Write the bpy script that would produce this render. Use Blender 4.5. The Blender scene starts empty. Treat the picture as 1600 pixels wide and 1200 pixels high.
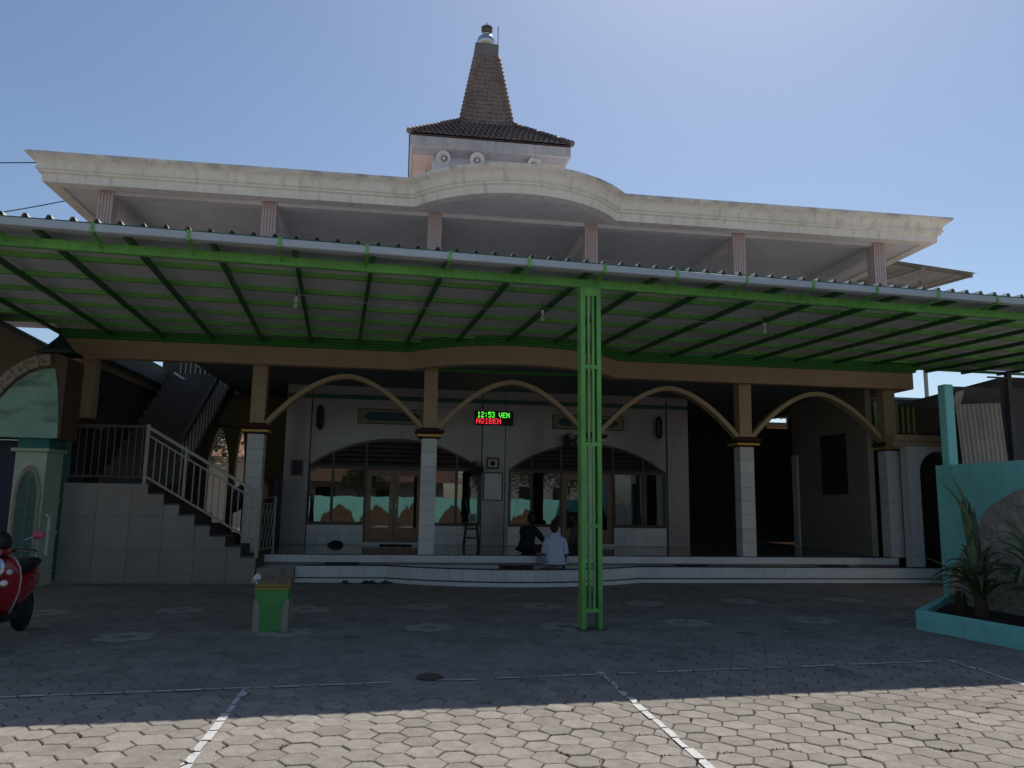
import bpy, math, random
from mathutils import Matrix, Vector
random.seed(7)
S = bpy.context.scene
COL = S.collection
R = math.radians

# ------------------------------------------------------------------ camera
cam_d = bpy.data.cameras.new('camera')
cam = bpy.data.objects.new('camera', cam_d); COL.objects.link(cam)
cam_d.sensor_fit = 'HORIZONTAL'; cam_d.sensor_width = 36; cam_d.lens = 27.0
cam_d.clip_start = 0.05; cam_d.clip_end = 3000
_x = Vector((8500, 317, 1200)).normalized()
_u = Vector((127, -7950, 1200)); _u = (_u - _u.dot(_x) * _x).normalized()
_y = _u.cross(_x)
if _y.z < 0: _y = -_y
_M = Matrix((_x, _y, _u))                     # world axes seen from the lens
_r, _up, _f = _M.col[0].copy(), -_M.col[1], _M.col[2].copy()
rot = Matrix((_r, _up, -_f)).transposed()
cam.matrix_world = Matrix.Translation((0, 0, 1.65)) @ rot.to_4x4()
S.camera = cam

# ------------------------------------------------------------------ sky, sun, exposure
SUN_AZ, SUN_EL = 28.0, 53.0                   # azimuth to the right of +Y
w = bpy.data.worlds.new('World'); S.world = w; w.use_nodes = True
nt = w.node_tree; bg = nt.nodes['Background']
sk = nt.nodes.new('ShaderNodeTexSky'); sk.sky_type = 'NISHITA'; sk.sun_disc = False
sk.sun_elevation = R(SUN_EL); sk.sun_rotation = R(SUN_AZ)
sk.air_density = 1.0; sk.dust_density = 0.6; sk.ozone_density = 2.4
nt.links.new(sk.outputs[0], bg.inputs[0]); bg.inputs[1].default_value = 0.086
sun_d = bpy.data.lights.new('sun', 'SUN'); sun_d.energy = 3.2; sun_d.angle = R(0.53)
sun_d.color = (1.0, 0.95, 0.88)
sun = bpy.data.objects.new('sun', sun_d); COL.objects.link(sun)
_sd = Vector((math.sin(R(SUN_AZ)) * math.cos(R(SUN_EL)), math.cos(R(SUN_AZ)) * math.cos(R(SUN_EL)), math.sin(R(SUN_EL))))
sun.rotation_euler = _sd.to_track_quat('Z', 'Y').to_euler()
S.view_settings.view_transform = 'Standard'; S.view_settings.look = 'None'
S.view_settings.gamma = 1.0; S.view_settings.use_curve_mapping = False
S.view_settings.exposure = 0.30
S.render.engine = 'CYCLES'

# ------------------------------------------------------------------ materials
MATS = {}
def pm(name, col, rough=0.6, var=0.12, scale=6.0, bump=0.08, metal=0.0, spec=0.5, rnd=0.0, big=0.0,
       streak=None, coat=0.0, attr=None, brick=None, grime=None):
    """procedural surface: base colour with fine and broad noise, optional streaks or tile joints"""
    if name in MATS: return MATS[name]
    m = bpy.data.materials.new(name); m.use_nodes = True
    t = m.node_tree; n = t.nodes; L = t.links.new
    b = n['Principled BSDF']
    tc = n.new('ShaderNodeTexCoord'); oi = n.new('ShaderNodeObjectInfo')
    mul = n.new('ShaderNodeMath'); mul.operation = 'MULTIPLY'; mul.inputs[1].default_value = 53.0
    L(oi.outputs['Random'], mul.inputs[0])
    add = n.new('ShaderNodeVectorMath'); add.operation = 'ADD'
    L(tc.outputs['Object'], add.inputs[0]); L(mul.outputs[0], add.inputs[1])
    nz = n.new('ShaderNodeTexNoise'); nz.inputs['Scale'].default_value = scale; nz.inputs['Detail'].default_value = 6
    nz.inputs['Roughness'].default_value = 0.62
    L(add.outputs[0], nz.inputs['Vector'])
    mr = n.new('ShaderNodeMapRange'); mr.inputs['From Min'].default_value = 0.25; mr.inputs['From Max'].default_value = 0.75
    mr.inputs['To Min'].default_value = 1 - var; mr.inputs['To Max'].default_value = 1 + var
    L(nz.outputs['Fac'], mr.inputs['Value'])
    fac = mr.outputs['Result']
    def times(a, bsock=None, val=None):
        q = n.new('ShaderNodeMath'); q.operation = 'MULTIPLY'; L(a, q.inputs[0])
        if bsock is not None: L(bsock, q.inputs[1])
        else: q.inputs[1].default_value = val
        return q.outputs[0]
    if big > 0:
        n2 = n.new('ShaderNodeTexNoise'); n2.inputs['Scale'].default_value = scale * 0.13; n2.inputs['Detail'].default_value = 4
        L(add.outputs[0], n2.inputs['Vector'])
        m2 = n.new('ShaderNodeMapRange'); m2.inputs['From Min'].default_value = 0.3; m2.inputs['From Max'].default_value = 0.7
        m2.inputs['To Min'].default_value = 1 - big; m2.inputs['To Max'].default_value = 1 + big * 0.6
        L(n2.outputs['Fac'], m2.inputs['Value']); fac = times(fac, m2.outputs['Result'])
    if rnd > 0:
        m3 = n.new('ShaderNodeMapRange'); m3.inputs['To Min'].default_value = 1 - rnd; m3.inputs['To Max'].default_value = 1 + rnd
        L(oi.outputs['Random'], m3.inputs['Value']); fac = times(fac, m3.outputs['Result'])
    if attr:
        at = n.new('ShaderNodeAttribute'); at.attribute_name = attr
        fac = times(fac, at.outputs['Fac'])
    if streak:                                   # run-off stains: (scale across, scale down, strength)
        sm = n.new('ShaderNodeMapping'); sm.inputs['Scale'].default_value = (streak[0], streak[0], streak[1])
        L(add.outputs[0], sm.inputs['Vector'])
        n4 = n.new('ShaderNodeTexNoise'); n4.inputs['Scale'].default_value = 1.0; n4.inputs['Detail'].default_value = 5
        L(sm.outputs[0], n4.inputs['Vector'])
        m4 = n.new('ShaderNodeMapRange'); m4.inputs['From Min'].default_value = 0.52; m4.inputs['From Max'].default_value = 0.72
        m4.inputs['To Min'].default_value = 1.0; m4.inputs['To Max'].default_value = 1 - streak[2]
        L(n4.outputs['Fac'], m4.inputs['Value']); fac = times(fac, m4.outputs['Result'])
    if grime:                                    # dirt caught on an upper edge: (z from, z to, strength)
        sx = n.new('ShaderNodeSeparateXYZ'); L(tc.outputs['Object'], sx.inputs[0])
        g1 = n.new('ShaderNodeMapRange'); g1.inputs['From Min'].default_value = grime[0]; g1.inputs['From Max'].default_value = grime[1]; L(sx.outputs['Z'], g1.inputs['Value'])
        n6 = n.new('ShaderNodeTexNoise'); n6.inputs['Scale'].default_value = 2.3; n6.inputs['Detail'].default_value = 8; L(add.outputs[0], n6.inputs['Vector'])
        g2 = n.new('ShaderNodeMapRange'); g2.inputs['From Min'].default_value = 0.42; g2.inputs['From Max'].default_value = 0.66; L(n6.outputs['Fac'], g2.inputs['Value'])
        gm = times(g1.outputs['Result'], g2.outputs['Result'])
        g3 = n.new('ShaderNodeMapRange'); g3.inputs['To Min'].default_value = 1.0; g3.inputs['To Max'].default_value = 1 - grime[2]; L(gm, g3.inputs['Value'])
        fac = times(fac, g3.outputs['Result'])
    if brick:                                    # tile joints: (width, height, axis)
        mp = n.new('ShaderNodeMapping')
        if brick[2] == 'xz': mp.inputs['Rotation'].default_value = (R(-90), 0, 0)
        if brick[2] == 'yz': mp.inputs['Rotation'].default_value = (R(-90), 0, R(90))
        L(tc.outputs['Object'], mp.inputs['Vector'])
        br = n.new('ShaderNodeTexBrick'); br.offset = brick[3] if len(brick) > 3 else 0.0
        br.inputs['Scale'].default_value = 1.0; br.inputs['Brick Width'].default_value = brick[0]
        br.inputs['Row Height'].default_value = brick[1]; br.inputs['Mortar Size'].default_value = 0.004
        br.inputs['Mortar Smooth'].default_value = 0.2
        br.inputs['Color1'].default_value = (1, 1, 1, 1); br.inputs['Color2'].default_value = (0.93, 0.93, 0.93, 1)
        br.inputs['Mortar'].default_value = (0.72, 0.72, 0.72, 1)
        L(mp.outputs[0], br.inputs['Vector'])
        bw = n.new('ShaderNodeRGBToBW'); L(br.outputs['Color'], bw.inputs[0]); fac = times(fac, bw.outputs[0])
    cm = n.new('ShaderNodeVectorMath'); cm.operation = 'SCALE'; cm.inputs[0].default_value = col[:3]
    L(fac, cm.inputs['Scale']); L(cm.outputs[0], b.inputs['Base Color'])
    b.inputs['Roughness'].default_value = rough; b.inputs['Metallic'].default_value = metal
    b.inputs['Specular IOR Level'].default_value = spec
    if coat: b.inputs['Coat Weight'].default_value = coat; b.inputs['Coat Roughness'].default_value = 0.08
    if bump > 0:
        bp = n.new('ShaderNodeBump'); bp.inputs['Strength'].default_value = bump; bp.inputs['Distance'].default_value = 0.02
        n5 = n.new('ShaderNodeTexNoise'); n5.inputs['Scale'].default_value = scale * 7; n5.inputs['Detail'].default_value = 4
        L(add.outputs[0], n5.inputs['Vector']); L(n5.outputs['Fac'], bp.inputs['Height'])
        L(bp.outputs[0], b.inputs['Normal'])
    MATS[name] = m
    return m

def glow(name, col, s):
    m = bpy.data.materials.new(name); m.use_nodes = True
    b = m.node_tree.nodes['Principled BSDF']
    b.inputs['Base Color'].default_value = (0.02, 0.02, 0.02, 1)
    b.inputs['Emission Color'].default_value = (*col, 1); b.inputs['Emission Strength'].default_value = s
    return m
def glass(name, tint, refl):
    m = bpy.data.materials.new(name); m.use_nodes = True
    t = m.node_tree; n = t.nodes; L = t.links.new
    n.remove(n['Principled BSDF']); out = n['Material Output']
    tr = n.new('ShaderNodeBsdfTransparent'); tr.inputs[0].default_value = (*tint, 1)
    gl = n.new('ShaderNodeBsdfGlossy'); gl.inputs['Roughness'].default_value = 0.012
    gl.inputs['Color'].default_value = (0.95, 0.95, 0.95, 1)
    lw = n.new('ShaderNodeFresnel'); lw.inputs['IOR'].default_value = 1.52
    ad = n.new('ShaderNodeMath'); ad.operation = 'ADD'; ad.inputs[1].default_value = refl; ad.use_clamp = True
    nz = n.new('ShaderNodeTexNoise'); nz.inputs['Scale'].default_value = 1.3
    bp = n.new('ShaderNodeBump'); bp.inputs['Strength'].default_value = 0.03; bp.inputs['Distance'].default_value = 0.05
    L(nz.outputs['Fac'], bp.inputs['Height']); L(bp.outputs[0], gl.inputs['Normal'])
    mx = n.new('ShaderNodeMixShader'); L(lw.outputs[0], ad.inputs[0]); L(ad.outputs[0], mx.inputs[0])
    L(tr.outputs[0], mx.inputs[1]); L(gl.outputs[0], mx.inputs[2]); L(mx.outputs[0], out.inputs[0])
    return m

M_paver = pm('paver_concrete', (0.335, 0.302, 0.262), 0.95, 0.22, 11, 0.5, spec=0.12, rnd=0.12)
M_paver2 = pm('paver_concrete_field', (0.303, 0.272, 0.235), 0.95, 0.20, 11, 0.4, spec=0.12, attr='tint', big=0.16)
M_paint = pm('worn_white_paint', (0.60, 0.60, 0.57), 0.7, 0.3, 16, 0.15)
M_bed = pm('joint_soil', (0.11, 0.085, 0.062), 0.95, 0.4, 12, 0.3, spec=0.1)
M_moss = pm('dry_moss', (0.19, 0.115, 0.055), 0.95, 0.35, 30, 0.3, spec=0.1)
M_cornice = pm('weathered_cream_render', (0.86, 0.775, 0.655), 0.85, 0.07, 5, 0.15, spec=0.3, big=0.07, streak=(6, 0.7, 0.22), grime=(8.36, 8.47, 0.6))
M_soffit = pm('soffit_render', (0.74, 0.68, 0.66), 0.85, 0.08, 4, 0.08, spec=0.3, big=0.12)
M_brown = pm('tan_beam_paint', (0.53, 0.37, 0.235), 0.6, 0.08, 4, 0.06, big=0.10)
M_arch = pm('tan_arch_paint', (0.54, 0.385, 0.245), 0.6, 0.08, 4, 0.06)
M_pink = pm('salmon_column_render', (0.52, 0.39, 0.355), 0.75, 0.10, 8, 0.12)
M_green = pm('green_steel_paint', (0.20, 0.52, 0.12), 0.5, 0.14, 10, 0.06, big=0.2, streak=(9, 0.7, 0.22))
M_dgreen_shade = pm('dark_green_shade_paint', (0.03, 0.13, 0.04), 0.5, 0.12, 10, 0.04, big=0.15)  # shade of the rafters put into the colour; eave trim is dark green
M_gtrim = pm('green_trim_paint', (0.05, 0.25, 0.04), 0.55, 0.10, 6, 0.05)
M_sheet = pm('zinc_sheet', (0.66, 0.63, 0.60), 0.45, 0.08, 3, 0.03, metal=0.15, big=0.12)
M_gutter = pm('grey_gutter_sheet', (0.60, 0.61, 0.64), 0.5, 0.08, 3, 0.05, big=0.1)
M_tile = pm('pale_wall_tile', (0.76, 0.735, 0.72), 0.22, 0.07, 5, 0.015, rnd=0.07)
M_steptile = pm('white_step_tile', (0.82, 0.82, 0.82), 0.25, 0.06, 5, 0.015, rnd=0.06)
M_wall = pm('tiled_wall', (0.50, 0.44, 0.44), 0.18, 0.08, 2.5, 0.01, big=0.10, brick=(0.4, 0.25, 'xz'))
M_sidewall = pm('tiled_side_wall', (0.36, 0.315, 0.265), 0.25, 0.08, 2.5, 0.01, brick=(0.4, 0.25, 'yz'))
M_floor = pm('veranda_floor_tile', (0.26, 0.23, 0.22), 0.09, 0.06, 3, 0.004, brick=(0.4, 0.4, 'xy'))
M_line = pm('dark_trim', (0.02, 0.02, 0.022), 0.4, 0.1, 8, 0.0)
M_maroon = pm('maroon_capital', (0.075, 0.03, 0.024), 0.5, 0.1, 8, 0.03)
M_gold = pm('gold_band', (0.62, 0.40, 0.08), 0.4, 0.1, 8, 0.02, metal=0.2)
M_wood = pm('brown_door_wood', (0.30, 0.15, 0.07), 0.35, 0.22, 6, 0.06, streak=(16, 1.2, 0.3), coat=0.2)
M_wood2 = pm('dark_frame_wood', (0.085, 0.05, 0.035), 0.4, 0.2, 6, 0.06, coat=0.15)
M_glass = glass('window_glass', (0.20, 0.21, 0.23), 0.12)
M_black = pm('black_plastic', (0.014, 0.014, 0.016), 0.45, 0.1, 10, 0.02)
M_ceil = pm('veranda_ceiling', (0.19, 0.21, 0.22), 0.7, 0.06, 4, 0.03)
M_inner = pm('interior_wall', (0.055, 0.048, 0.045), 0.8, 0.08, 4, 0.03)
M_steel = pm('grey_railing_steel', (0.36, 0.335, 0.29), 0.4, 0.1, 12, 0.03, metal=0.35)
M_bronze = pm('dark_bronze_bar', (0.17, 0.135, 0.11), 0.5, 0.1, 12, 0.03)
M_stile = pm('grey_stair_tile', (0.34, 0.30, 0.275), 0.25, 0.08, 4, 0.015, rnd=0.06, big=0.1)
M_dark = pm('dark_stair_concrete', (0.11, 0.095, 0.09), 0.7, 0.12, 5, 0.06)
M_teal = pm('teal_wall_paint', (0.30, 0.76, 0.68), 0.7, 0.09, 5, 0.08, big=0.12, streak=(5, 0.9, 0.14))
M_stone = pm('brown_stone_relief', (0.45, 0.385, 0.31), 0.9, 0.35, 9, 0.5, big=0.2, rnd=0.12)
M_mint = pm('pale_green_render', (0.54, 0.64, 0.47), 0.7, 0.08, 5, 0.06, big=0.1)
M_mint2 = pm('mint_marbled_panel', (0.31, 0.53, 0.42), 0.55, 0.14, 3, 0.08, streak=(1.6, 4.5, 0.55))
M_tealband = pm('teal_band', (0.03, 0.20, 0.17), 0.6, 0.08, 5, 0.04)
M_gbrown = pm('gate_brown', (0.13, 0.08, 0.05), 0.7, 0.15, 6, 0.1)
M_ornament = pm('gilded_ornament', (0.34, 0.22, 0.09), 0.5, 0.25, 14, 0.3)
M_dome = pm('dark_green_dome', (0.012, 0.035, 0.03), 0.5, 0.1, 6, 0.05)
M_clay = pm('clay_roof_tile', (0.15, 0.105, 0.095), 0.55, 0.3, 8, 0.2, big=0.2, spec=0.6)
M_clay2 = pm('spire_tile', (0.27, 0.195, 0.165), 0.7, 0.3, 7, 0.25, big=0.2)
M_twall = pm('tower_wall_paint', (0.52, 0.58, 0.66), 0.7, 0.06, 5, 0.05, big=0.1)
M_tsof = pm('tower_soffit_paint', (0.60, 0.44, 0.37), 0.75, 0.08, 5, 0.05, big=0.12)
M_horn = pm('horn_grey', (0.62, 0.61, 0.60), 0.5, 0.08, 9, 0.03)
M_chrome = pm('steel_ball', (0.6, 0.6, 0.6), 0.22, 0.05, 6, 0.02, metal=0.9)
M_skin = pm('skin', (0.20, 0.105, 0.068), 0.6, 0.08, 20, 0.05)
M_hair = pm('black_hair', (0.012, 0.010, 0.010), 0.6, 0.2, 60, 0.3)
M_shirtw = pm('pale_blue_white_shirt', (0.64, 0.70, 0.86), 0.85, 0.05, 18, 0.25)
M_shirtb = pm('black_shirt', (0.012, 0.012, 0.015), 0.85, 0.1, 18, 0.2)
M_shirtg = pm('grey_mauve_shirt', (0.13, 0.10, 0.11), 0.85, 0.1, 18, 0.2)
M_sarong = pm('dark_sarong', (0.05, 0.035, 0.035), 0.9, 0.2, 18, 0.2)
M_trous = pm('pale_sarong', (0.42, 0.43, 0.55), 0.9, 0.15, 18, 0.25)
M_red = pm('red_scooter_paint', (0.42, 0.012, 0.018), 0.2, 0.04, 6, 0.0, coat=0.8)
M_rubber = pm('tyre_rubber', (0.02, 0.02, 0.02), 0.8, 0.15, 20, 0.15)
M_trimw = pm('cream_trim', (0.72, 0.68, 0.62), 0.4, 0.05, 8, 0.0)
M_lens = pm('headlamp_lens', (0.55, 0.58, 0.63), 0.08, 0.05, 8, 0.0, coat=1.0)
M_pinkm = pm('pink_red_mirror', (0.50, 0.05, 0.10), 0.3, 0.05, 8, 0.0, coat=0.5)
M_bing = pm('bin_green', (0.10, 0.36, 0.085), 0.6, 0.12, 8, 0.06, big=0.12)
M_beige = pm('bin_beige', (0.36, 0.32, 0.26), 0.75, 0.12, 8, 0.1)
M_yellow = pm('bin_yellow', (0.50, 0.31, 0.05), 0.6, 0.14, 9, 0.08)
M_rough = pm('bin_rough_cap', (0.34, 0.26, 0.16), 0.9, 0.4, 22, 0.8)
M_clear = pm('crumpled_plastic', (0.75, 0.75, 0.75), 0.2, 0.1, 20, 0.3)
M_leaf = pm('strap_leaf', (0.095, 0.14, 0.06), 0.45, 0.25, 10, 0.08, rnd=0.25)
M_leaf2 = pm('dry_leaf', (0.16, 0.12, 0.055), 0.7, 0.25, 10, 0.1, rnd=0.2)
M_soil = pm('planter_soil', (0.05, 0.035, 0.025), 0.95, 0.4, 14, 0.6)
M_rust = pm('old_grey_sheet', (0.40, 0.38, 0.37), 0.6, 0.12, 5, 0.06, metal=0.1, big=0.15, streak=(9, 0.8, 0.3))
M_shed = pm('dark_shed_wall', (0.075, 0.08, 0.10), 0.8, 0.2, 5, 0.1, big=0.25)
M_mat = pm('dark_mat', (0.025, 0.022, 0.028), 0.95, 0.2, 30, 0.3)
M_cream = pm('house_cream', (0.55, 0.48, 0.40), 0.8, 0.08, 4, 0.06, big=0.12)
M_roofbr = pm('house_roof_tile', (0.16, 0.09, 0.065), 0.8, 0.3, 12, 0.3)
M_paper = pm('white_board', (0.82, 0.82, 0.82), 0.6, 0.06, 6, 0.0)
M_plq = pm('plaque_ground', (0.30, 0.28, 0.17), 0.5, 0.2, 12, 0.05)
M_plqb = pm('plaque_blue', (0.02, 0.075, 0.11), 0.5, 0.25, 14, 0.05)
M_navy = pm('navy_lamp', (0.012, 0.02, 0.055), 0.4, 0.1, 8, 0.0)
M_bark = pm('bark', (0.09, 0.065, 0.045), 0.9, 0.3, 14, 0.4)
M_fol = pm('tree_foliage', (0.06, 0.10, 0.035), 0.6, 0.35, 6, 0.05)

# ------------------------------------------------------------------ mesh helpers
def wm(o):
    if o is None: return Matrix()
    b = o.matrix_basis.copy()
    return (wm(o.parent) @ o.matrix_parent_inverse @ b) if o.parent else b
def setpar(o, parent, local=False):
    if parent is None: return
    o.parent = parent
    if not local: o.matrix_parent_inverse = wm(parent).inverted()

class MB:
    def __init__(s): s.v = []; s.f = []; s.m = []; s.cur = 0
    def poly(s, pts):
        i = len(s.v); s.v += [tuple(p) for p in pts]; s.f.append(list(range(i, i + len(pts)))); s.m.append(s.cur); return s
    def faces(s, pts, fs):
        i = len(s.v); s.v += [tuple(p) for p in pts]
        for q in fs: s.f.append([i + k for k in q]); s.m.append(s.cur)
        return s
    def box(s, x0, x1, y0, y1, z0, z1, bev=0.0):
        if bev <= 0:
            p = [(x, y, z) for z in (z0, z1) for y in (y0, y1) for x in (x0, x1)]
            return s.faces(p, [(0, 2, 3, 1), (4, 5, 7, 6), (0, 1, 5, 4), (2, 6, 7, 3), (0, 4, 6, 2), (1, 3, 7, 5)])
        b = bev; X = (x0, x1); Y = (y0, y1); Z = (z0, z1); p = []; ix = {}
        for i in (0, 1):
            for j in (0, 1):
                for k in (0, 1):
                    sx, sy, sz = (1, -1)[i], (1, -1)[j], (1, -1)[k]
                    for a in range(3):
                        q = [X[i] + sx * b, Y[j] + sy * b, Z[k] + sz * b]; q[a] = (X[i], Y[j], Z[k])[a]
                        ix[i, j, k, a] = len(p); p.append(q)
        F = []
        for k in (0, 1):
            F.append([ix[k, 0, 0, 0], ix[k, 1, 0, 0], ix[k, 1, 1, 0], ix[k, 0, 1, 0]])
            F.append([ix[0, k, 0, 1], ix[1, k, 0, 1], ix[1, k, 1, 1], ix[0, k, 1, 1]])
            F.append([ix[0, 0, k, 2], ix[1, 0, k, 2], ix[1, 1, k, 2], ix[0, 1, k, 2]])
        for i in (0, 1):
            for j in (0, 1):
                F.append([ix[i, j, 0, 0], ix[i, j, 1, 0], ix[i, j, 1, 1], ix[i, j, 0, 1]])
                F.append([ix[i, 0, j, 0], ix[i, 1, j, 0], ix[i, 1, j, 2], ix[i, 0, j, 2]])
                F.append([ix[0, i, j, 1], ix[1, i, j, 1], ix[1, i, j, 2], ix[0, i, j, 2]])
                for k in (0, 1): F.append([ix[i, j, k, 0], ix[i, j, k, 1], ix[i, j, k, 2]])
        return s.faces(p, F)
    def prism(s, pts, axis, a, b):
        """closed outline pts (2D) extruded along axis from a to b; axis y: pts=(x,z); axis z: pts=(x,y); axis x: pts=(y,z)"""
        def P(q, c):
            return {'y': (q[0], c, q[1]), 'z': (q[0], q[1], c), 'x': (c, q[0], q[1])}[axis]
        n = len(pts); p = [P(q, a) for q in pts] + [P(q, b) for q in pts]
        return s.faces(p, [list(range(n)), list(range(2 * n - 1, n - 1, -1))] + [(i, i + n, (i + 1) % n + n, (i + 1) % n) for i in range(n)])
    def tube(s, pts, r, n=8, cap=True):
        pts = [Vector(p) for p in pts]; k = len(pts); rs = r if isinstance(r, (list, tuple)) else [r] * k
        ring = []; ref = None
        for i, p in enumerate(pts):
            d = (pts[min(i + 1, k - 1)] - pts[max(i - 1, 0)]).normalized()
            if ref is None: ref = d.orthogonal().normalized()
            ref = (ref - ref.dot(d) * d)
            ref = ref.normalized() if ref.length > 1e-6 else d.orthogonal().normalized()
            c = d.cross(ref)
            ring.append([p + (ref * math.cos(2 * math.pi * q / n) + c * math.sin(2 * math.pi * q / n)) * rs[i] for q in range(n)])
        F = [(i * n + q, i * n + (q + 1) % n, (i + 1) * n + (q + 1) % n, (i + 1) * n + q) for i in range(k - 1) for q in range(n)]
        if cap: F += [list(range(n - 1, -1, -1)), [(k - 1) * n + q for q in range(n)]]
        return s.faces([p for rg in ring for p in rg], F)
    def bar(s, a, b, wx, wz, up=(0, 0, 1)):
        """rectangular bar between two points"""
        a, b = Vector(a), Vector(b); d = (b - a).normalized(); u = Vector(up); u = u - u.dot(d) * d
        u = u.normalized() if u.length > 1e-5 else d.orthogonal().normalized()
        c = d.cross(u); p = []
        for q in (a, b):
            for sx, sz in ((-1, -1), (1, -1), (1, 1), (-1, 1)): p.append(q + c * sx * wx / 2 + u * sz * wz / 2)
        return s.faces(p, [(3, 2, 1, 0), (4, 5, 6, 7), (0, 1, 5, 4), (1, 2, 6, 5), (2, 3, 7, 6), (3, 0, 4, 7)])
    def lathe(s, prof, c, n=20, axis=(0, 0, 1), cap=True):
        ax = Vector(axis).normalized(); u = ax.orthogonal().normalized(); v = ax.cross(u); c = Vector(c); p = []
        for r, h in prof:
            for q in range(n):
                a = 2 * math.pi * q / n; p.append(c + ax * h + (u * math.cos(a) + v * math.sin(a)) * r)
        k = len(prof)
        return s.faces(p, [(i * n + q, i * n + (q + 1) % n, (i + 1) * n + (q + 1) % n, (i + 1) * n + q) for i in range(k - 1) for q in range(n)]
                       + ([list(range(n - 1, -1, -1)), [(k - 1) * n + q for q in range(n)]] if cap else []))
    def sweep(s, path, prof, close=True):
        """profile (out, z) swept along a plan path (x, y); out is to the right-hand side of travel"""
        k = len(path); P = [Vector((x, y)) for x, y in path]; N = []
        for i in range(k):
            ds = []
            if i > 0: ds.append((P[i] - P[i - 1]).normalized())
            if i < k - 1: ds.append((P[i + 1] - P[i]).normalized())
            ns = [Vector((d.y, -d.x)) for d in ds]
            nn = sum(ns, Vector((0, 0))).normalized(); N.append(nn / max(0.35, nn.dot(ns[0])))
        m = len(prof); p = []
        for i in range(k):
            for o, z in prof: q = P[i] + N[i] * o; p.append((q.x, q.y, z))
        F = [(i * m + j, (i + 1) * m + j, (i + 1) * m + (j + 1) % m, i * m + (j + 1) % m) for i in range(k - 1) for j in range(m if close else m - 1)]
        if close: F += [list(range(m)), [(k - 1) * m + j for j in range(m - 1, -1, -1)]]
        return s.faces(p, F)
    def mesh(s, name):
        me = bpy.data.meshes.new(name); me.from_pydata(s.v, [], s.f); me.update()
        return me
    def build(s, name, mat, parent=None, smooth=False, local=False, fix=True):
        me = s.mesh(name)
        if fix:
            import bmesh
            bm = bmesh.new(); bm.from_mesh(me); bmesh.ops.recalc_face_normals(bm, faces=bm.faces); bm.to_mesh(me); bm.free()
        mats = mat if isinstance(mat, (list, tuple)) else [mat]
        for q in mats: me.materials.append(q)
        if len(mats) > 1:
            for i, pl in enumerate(me.polygons): pl.material_index = s.m[i]
        if smooth:
            me.polygons.foreach_set('use_smooth', [True] * len(me.polygons))
            try: me.set_sharp_from_angle(angle=R(35))
            except Exception: pass
        o = bpy.data.objects.new(name, me); COL.objects.link(o); setpar(o, parent, local)
        return o
def place(name, me, parent, loc, rz=0.0, sc=None, rx=0.0, ry=0.0, local=False):
    o = bpy.data.objects.new(name, me); COL.objects.link(o)
    o.location = loc; o.rotation_euler = (rx, ry, rz)
    if sc: o.scale = sc
    setpar(o, parent, local); return o
def tag(o, label, cat, group=None, kind=None):
    if label: o['label'] = label
    if cat: o['category'] = cat
    if group: o['group'] = group
    if kind: o['kind'] = kind
    return o
def thing(name, label, cat, loc=(0, 0, 0), rz=0.0, group=None):
    o = bpy.data.objects.new(name, None); COL.objects.link(o); o.empty_display_size = 0.2
    o.location = loc; o.rotation_euler = (0, 0, rz)
    return tag(o, label, cat, group)
def structure(o): o['kind'] = 'structure'; return o
def copy_tree(o, parent=None):
    c = o.copy(); COL.objects.link(c)
    if parent is not None: c.parent = parent; c.matrix_parent_inverse = o.matrix_parent_inverse.copy()
    for ch in list(o.children): copy_tree(ch, c)
    return c
def matmesh(mb, name, mat):
    o = mb.build(name, mat); me = o.data; bpy.data.objects.remove(o); return me

# ================================================================== GROUND AND PAVING
g = MB()
g.poly([(-600, -600, -0.03), (600, -600, -0.03), (600, 600, -0.03), (-600, 600, -0.03)])
ground = structure(g.build('ground', pm('yard_ground', (0.30, 0.265, 0.225), 0.95, 0.2, 3, 0.3, spec=0.2, big=0.2)))
yb = MB(); yb.poly([(-12, 2.8, -0.012), (14, 2.8, -0.012), (14, 17, -0.012), (-12, 17, -0.012)])
yard = structure(yb.build('paved_yard', M_bed))

HS = 0.133; HH = HS * math.sqrt(3) / 2; GR = R(4.3)
gx = Vector((math.cos(GR), math.sin(GR))); gy = Vector((-math.sin(GR), math.cos(GR))); G0 = Vector((0.1, 7.0))
def hexc(i, j): return G0 + gx * (1.5 * HS * i) + gy * (2 * HH * (j + 0.5 * (i & 1)))
def hexpts(c, r): return [c + gx * (r * math.cos(math.pi / 3 * k)) + gy * (r * math.sin(math.pi / 3 * k)) for k in range(6)]
def inyard(c):
    if c.y < 3.4 or c.y > 16.3: return False
    if not (-11.5 < c.x < 13.0): return False
    return True
def seen(c):                                     # does the paver fall in the photograph's frame
    v = _M.transposed() @ Vector((c.x, c.y, -1.65))
    if v.z <= 0: return None
    px, py = 800 + 1200 * v.x / v.z, 600 + 1200 * v.y / v.z
    return (px, py, v.z) if -40 < px < 1640 and py < 1222 else None
flowers = [(-3.1 + 1.805 * i + 0.03 * j, 9.95 + 0.165 * i + 2.02 * j) for i in range(-2, 7) for j in (0, 1)]
cells = {}
for i in range(-75, 80):
    for j in range(-30, 60):
        c = hexc(i, j)
        if inyard(c): cells[i, j] = c
light = set()
for fx, fy in flowers:
    F0 = Vector((fx, fy))
    k = min(cells, key=lambda q: (cells[q] - F0).length_squared)
    for q, c in cells.items():
        d = (c - cells[k]).length
        if 0.1 < d < 0.34: light.add(q)
ranked = sorted([q for q in cells if seen(cells[q])], key=lambda q: seen(cells[q])[2])
singles = set(ranked[:300])
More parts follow.
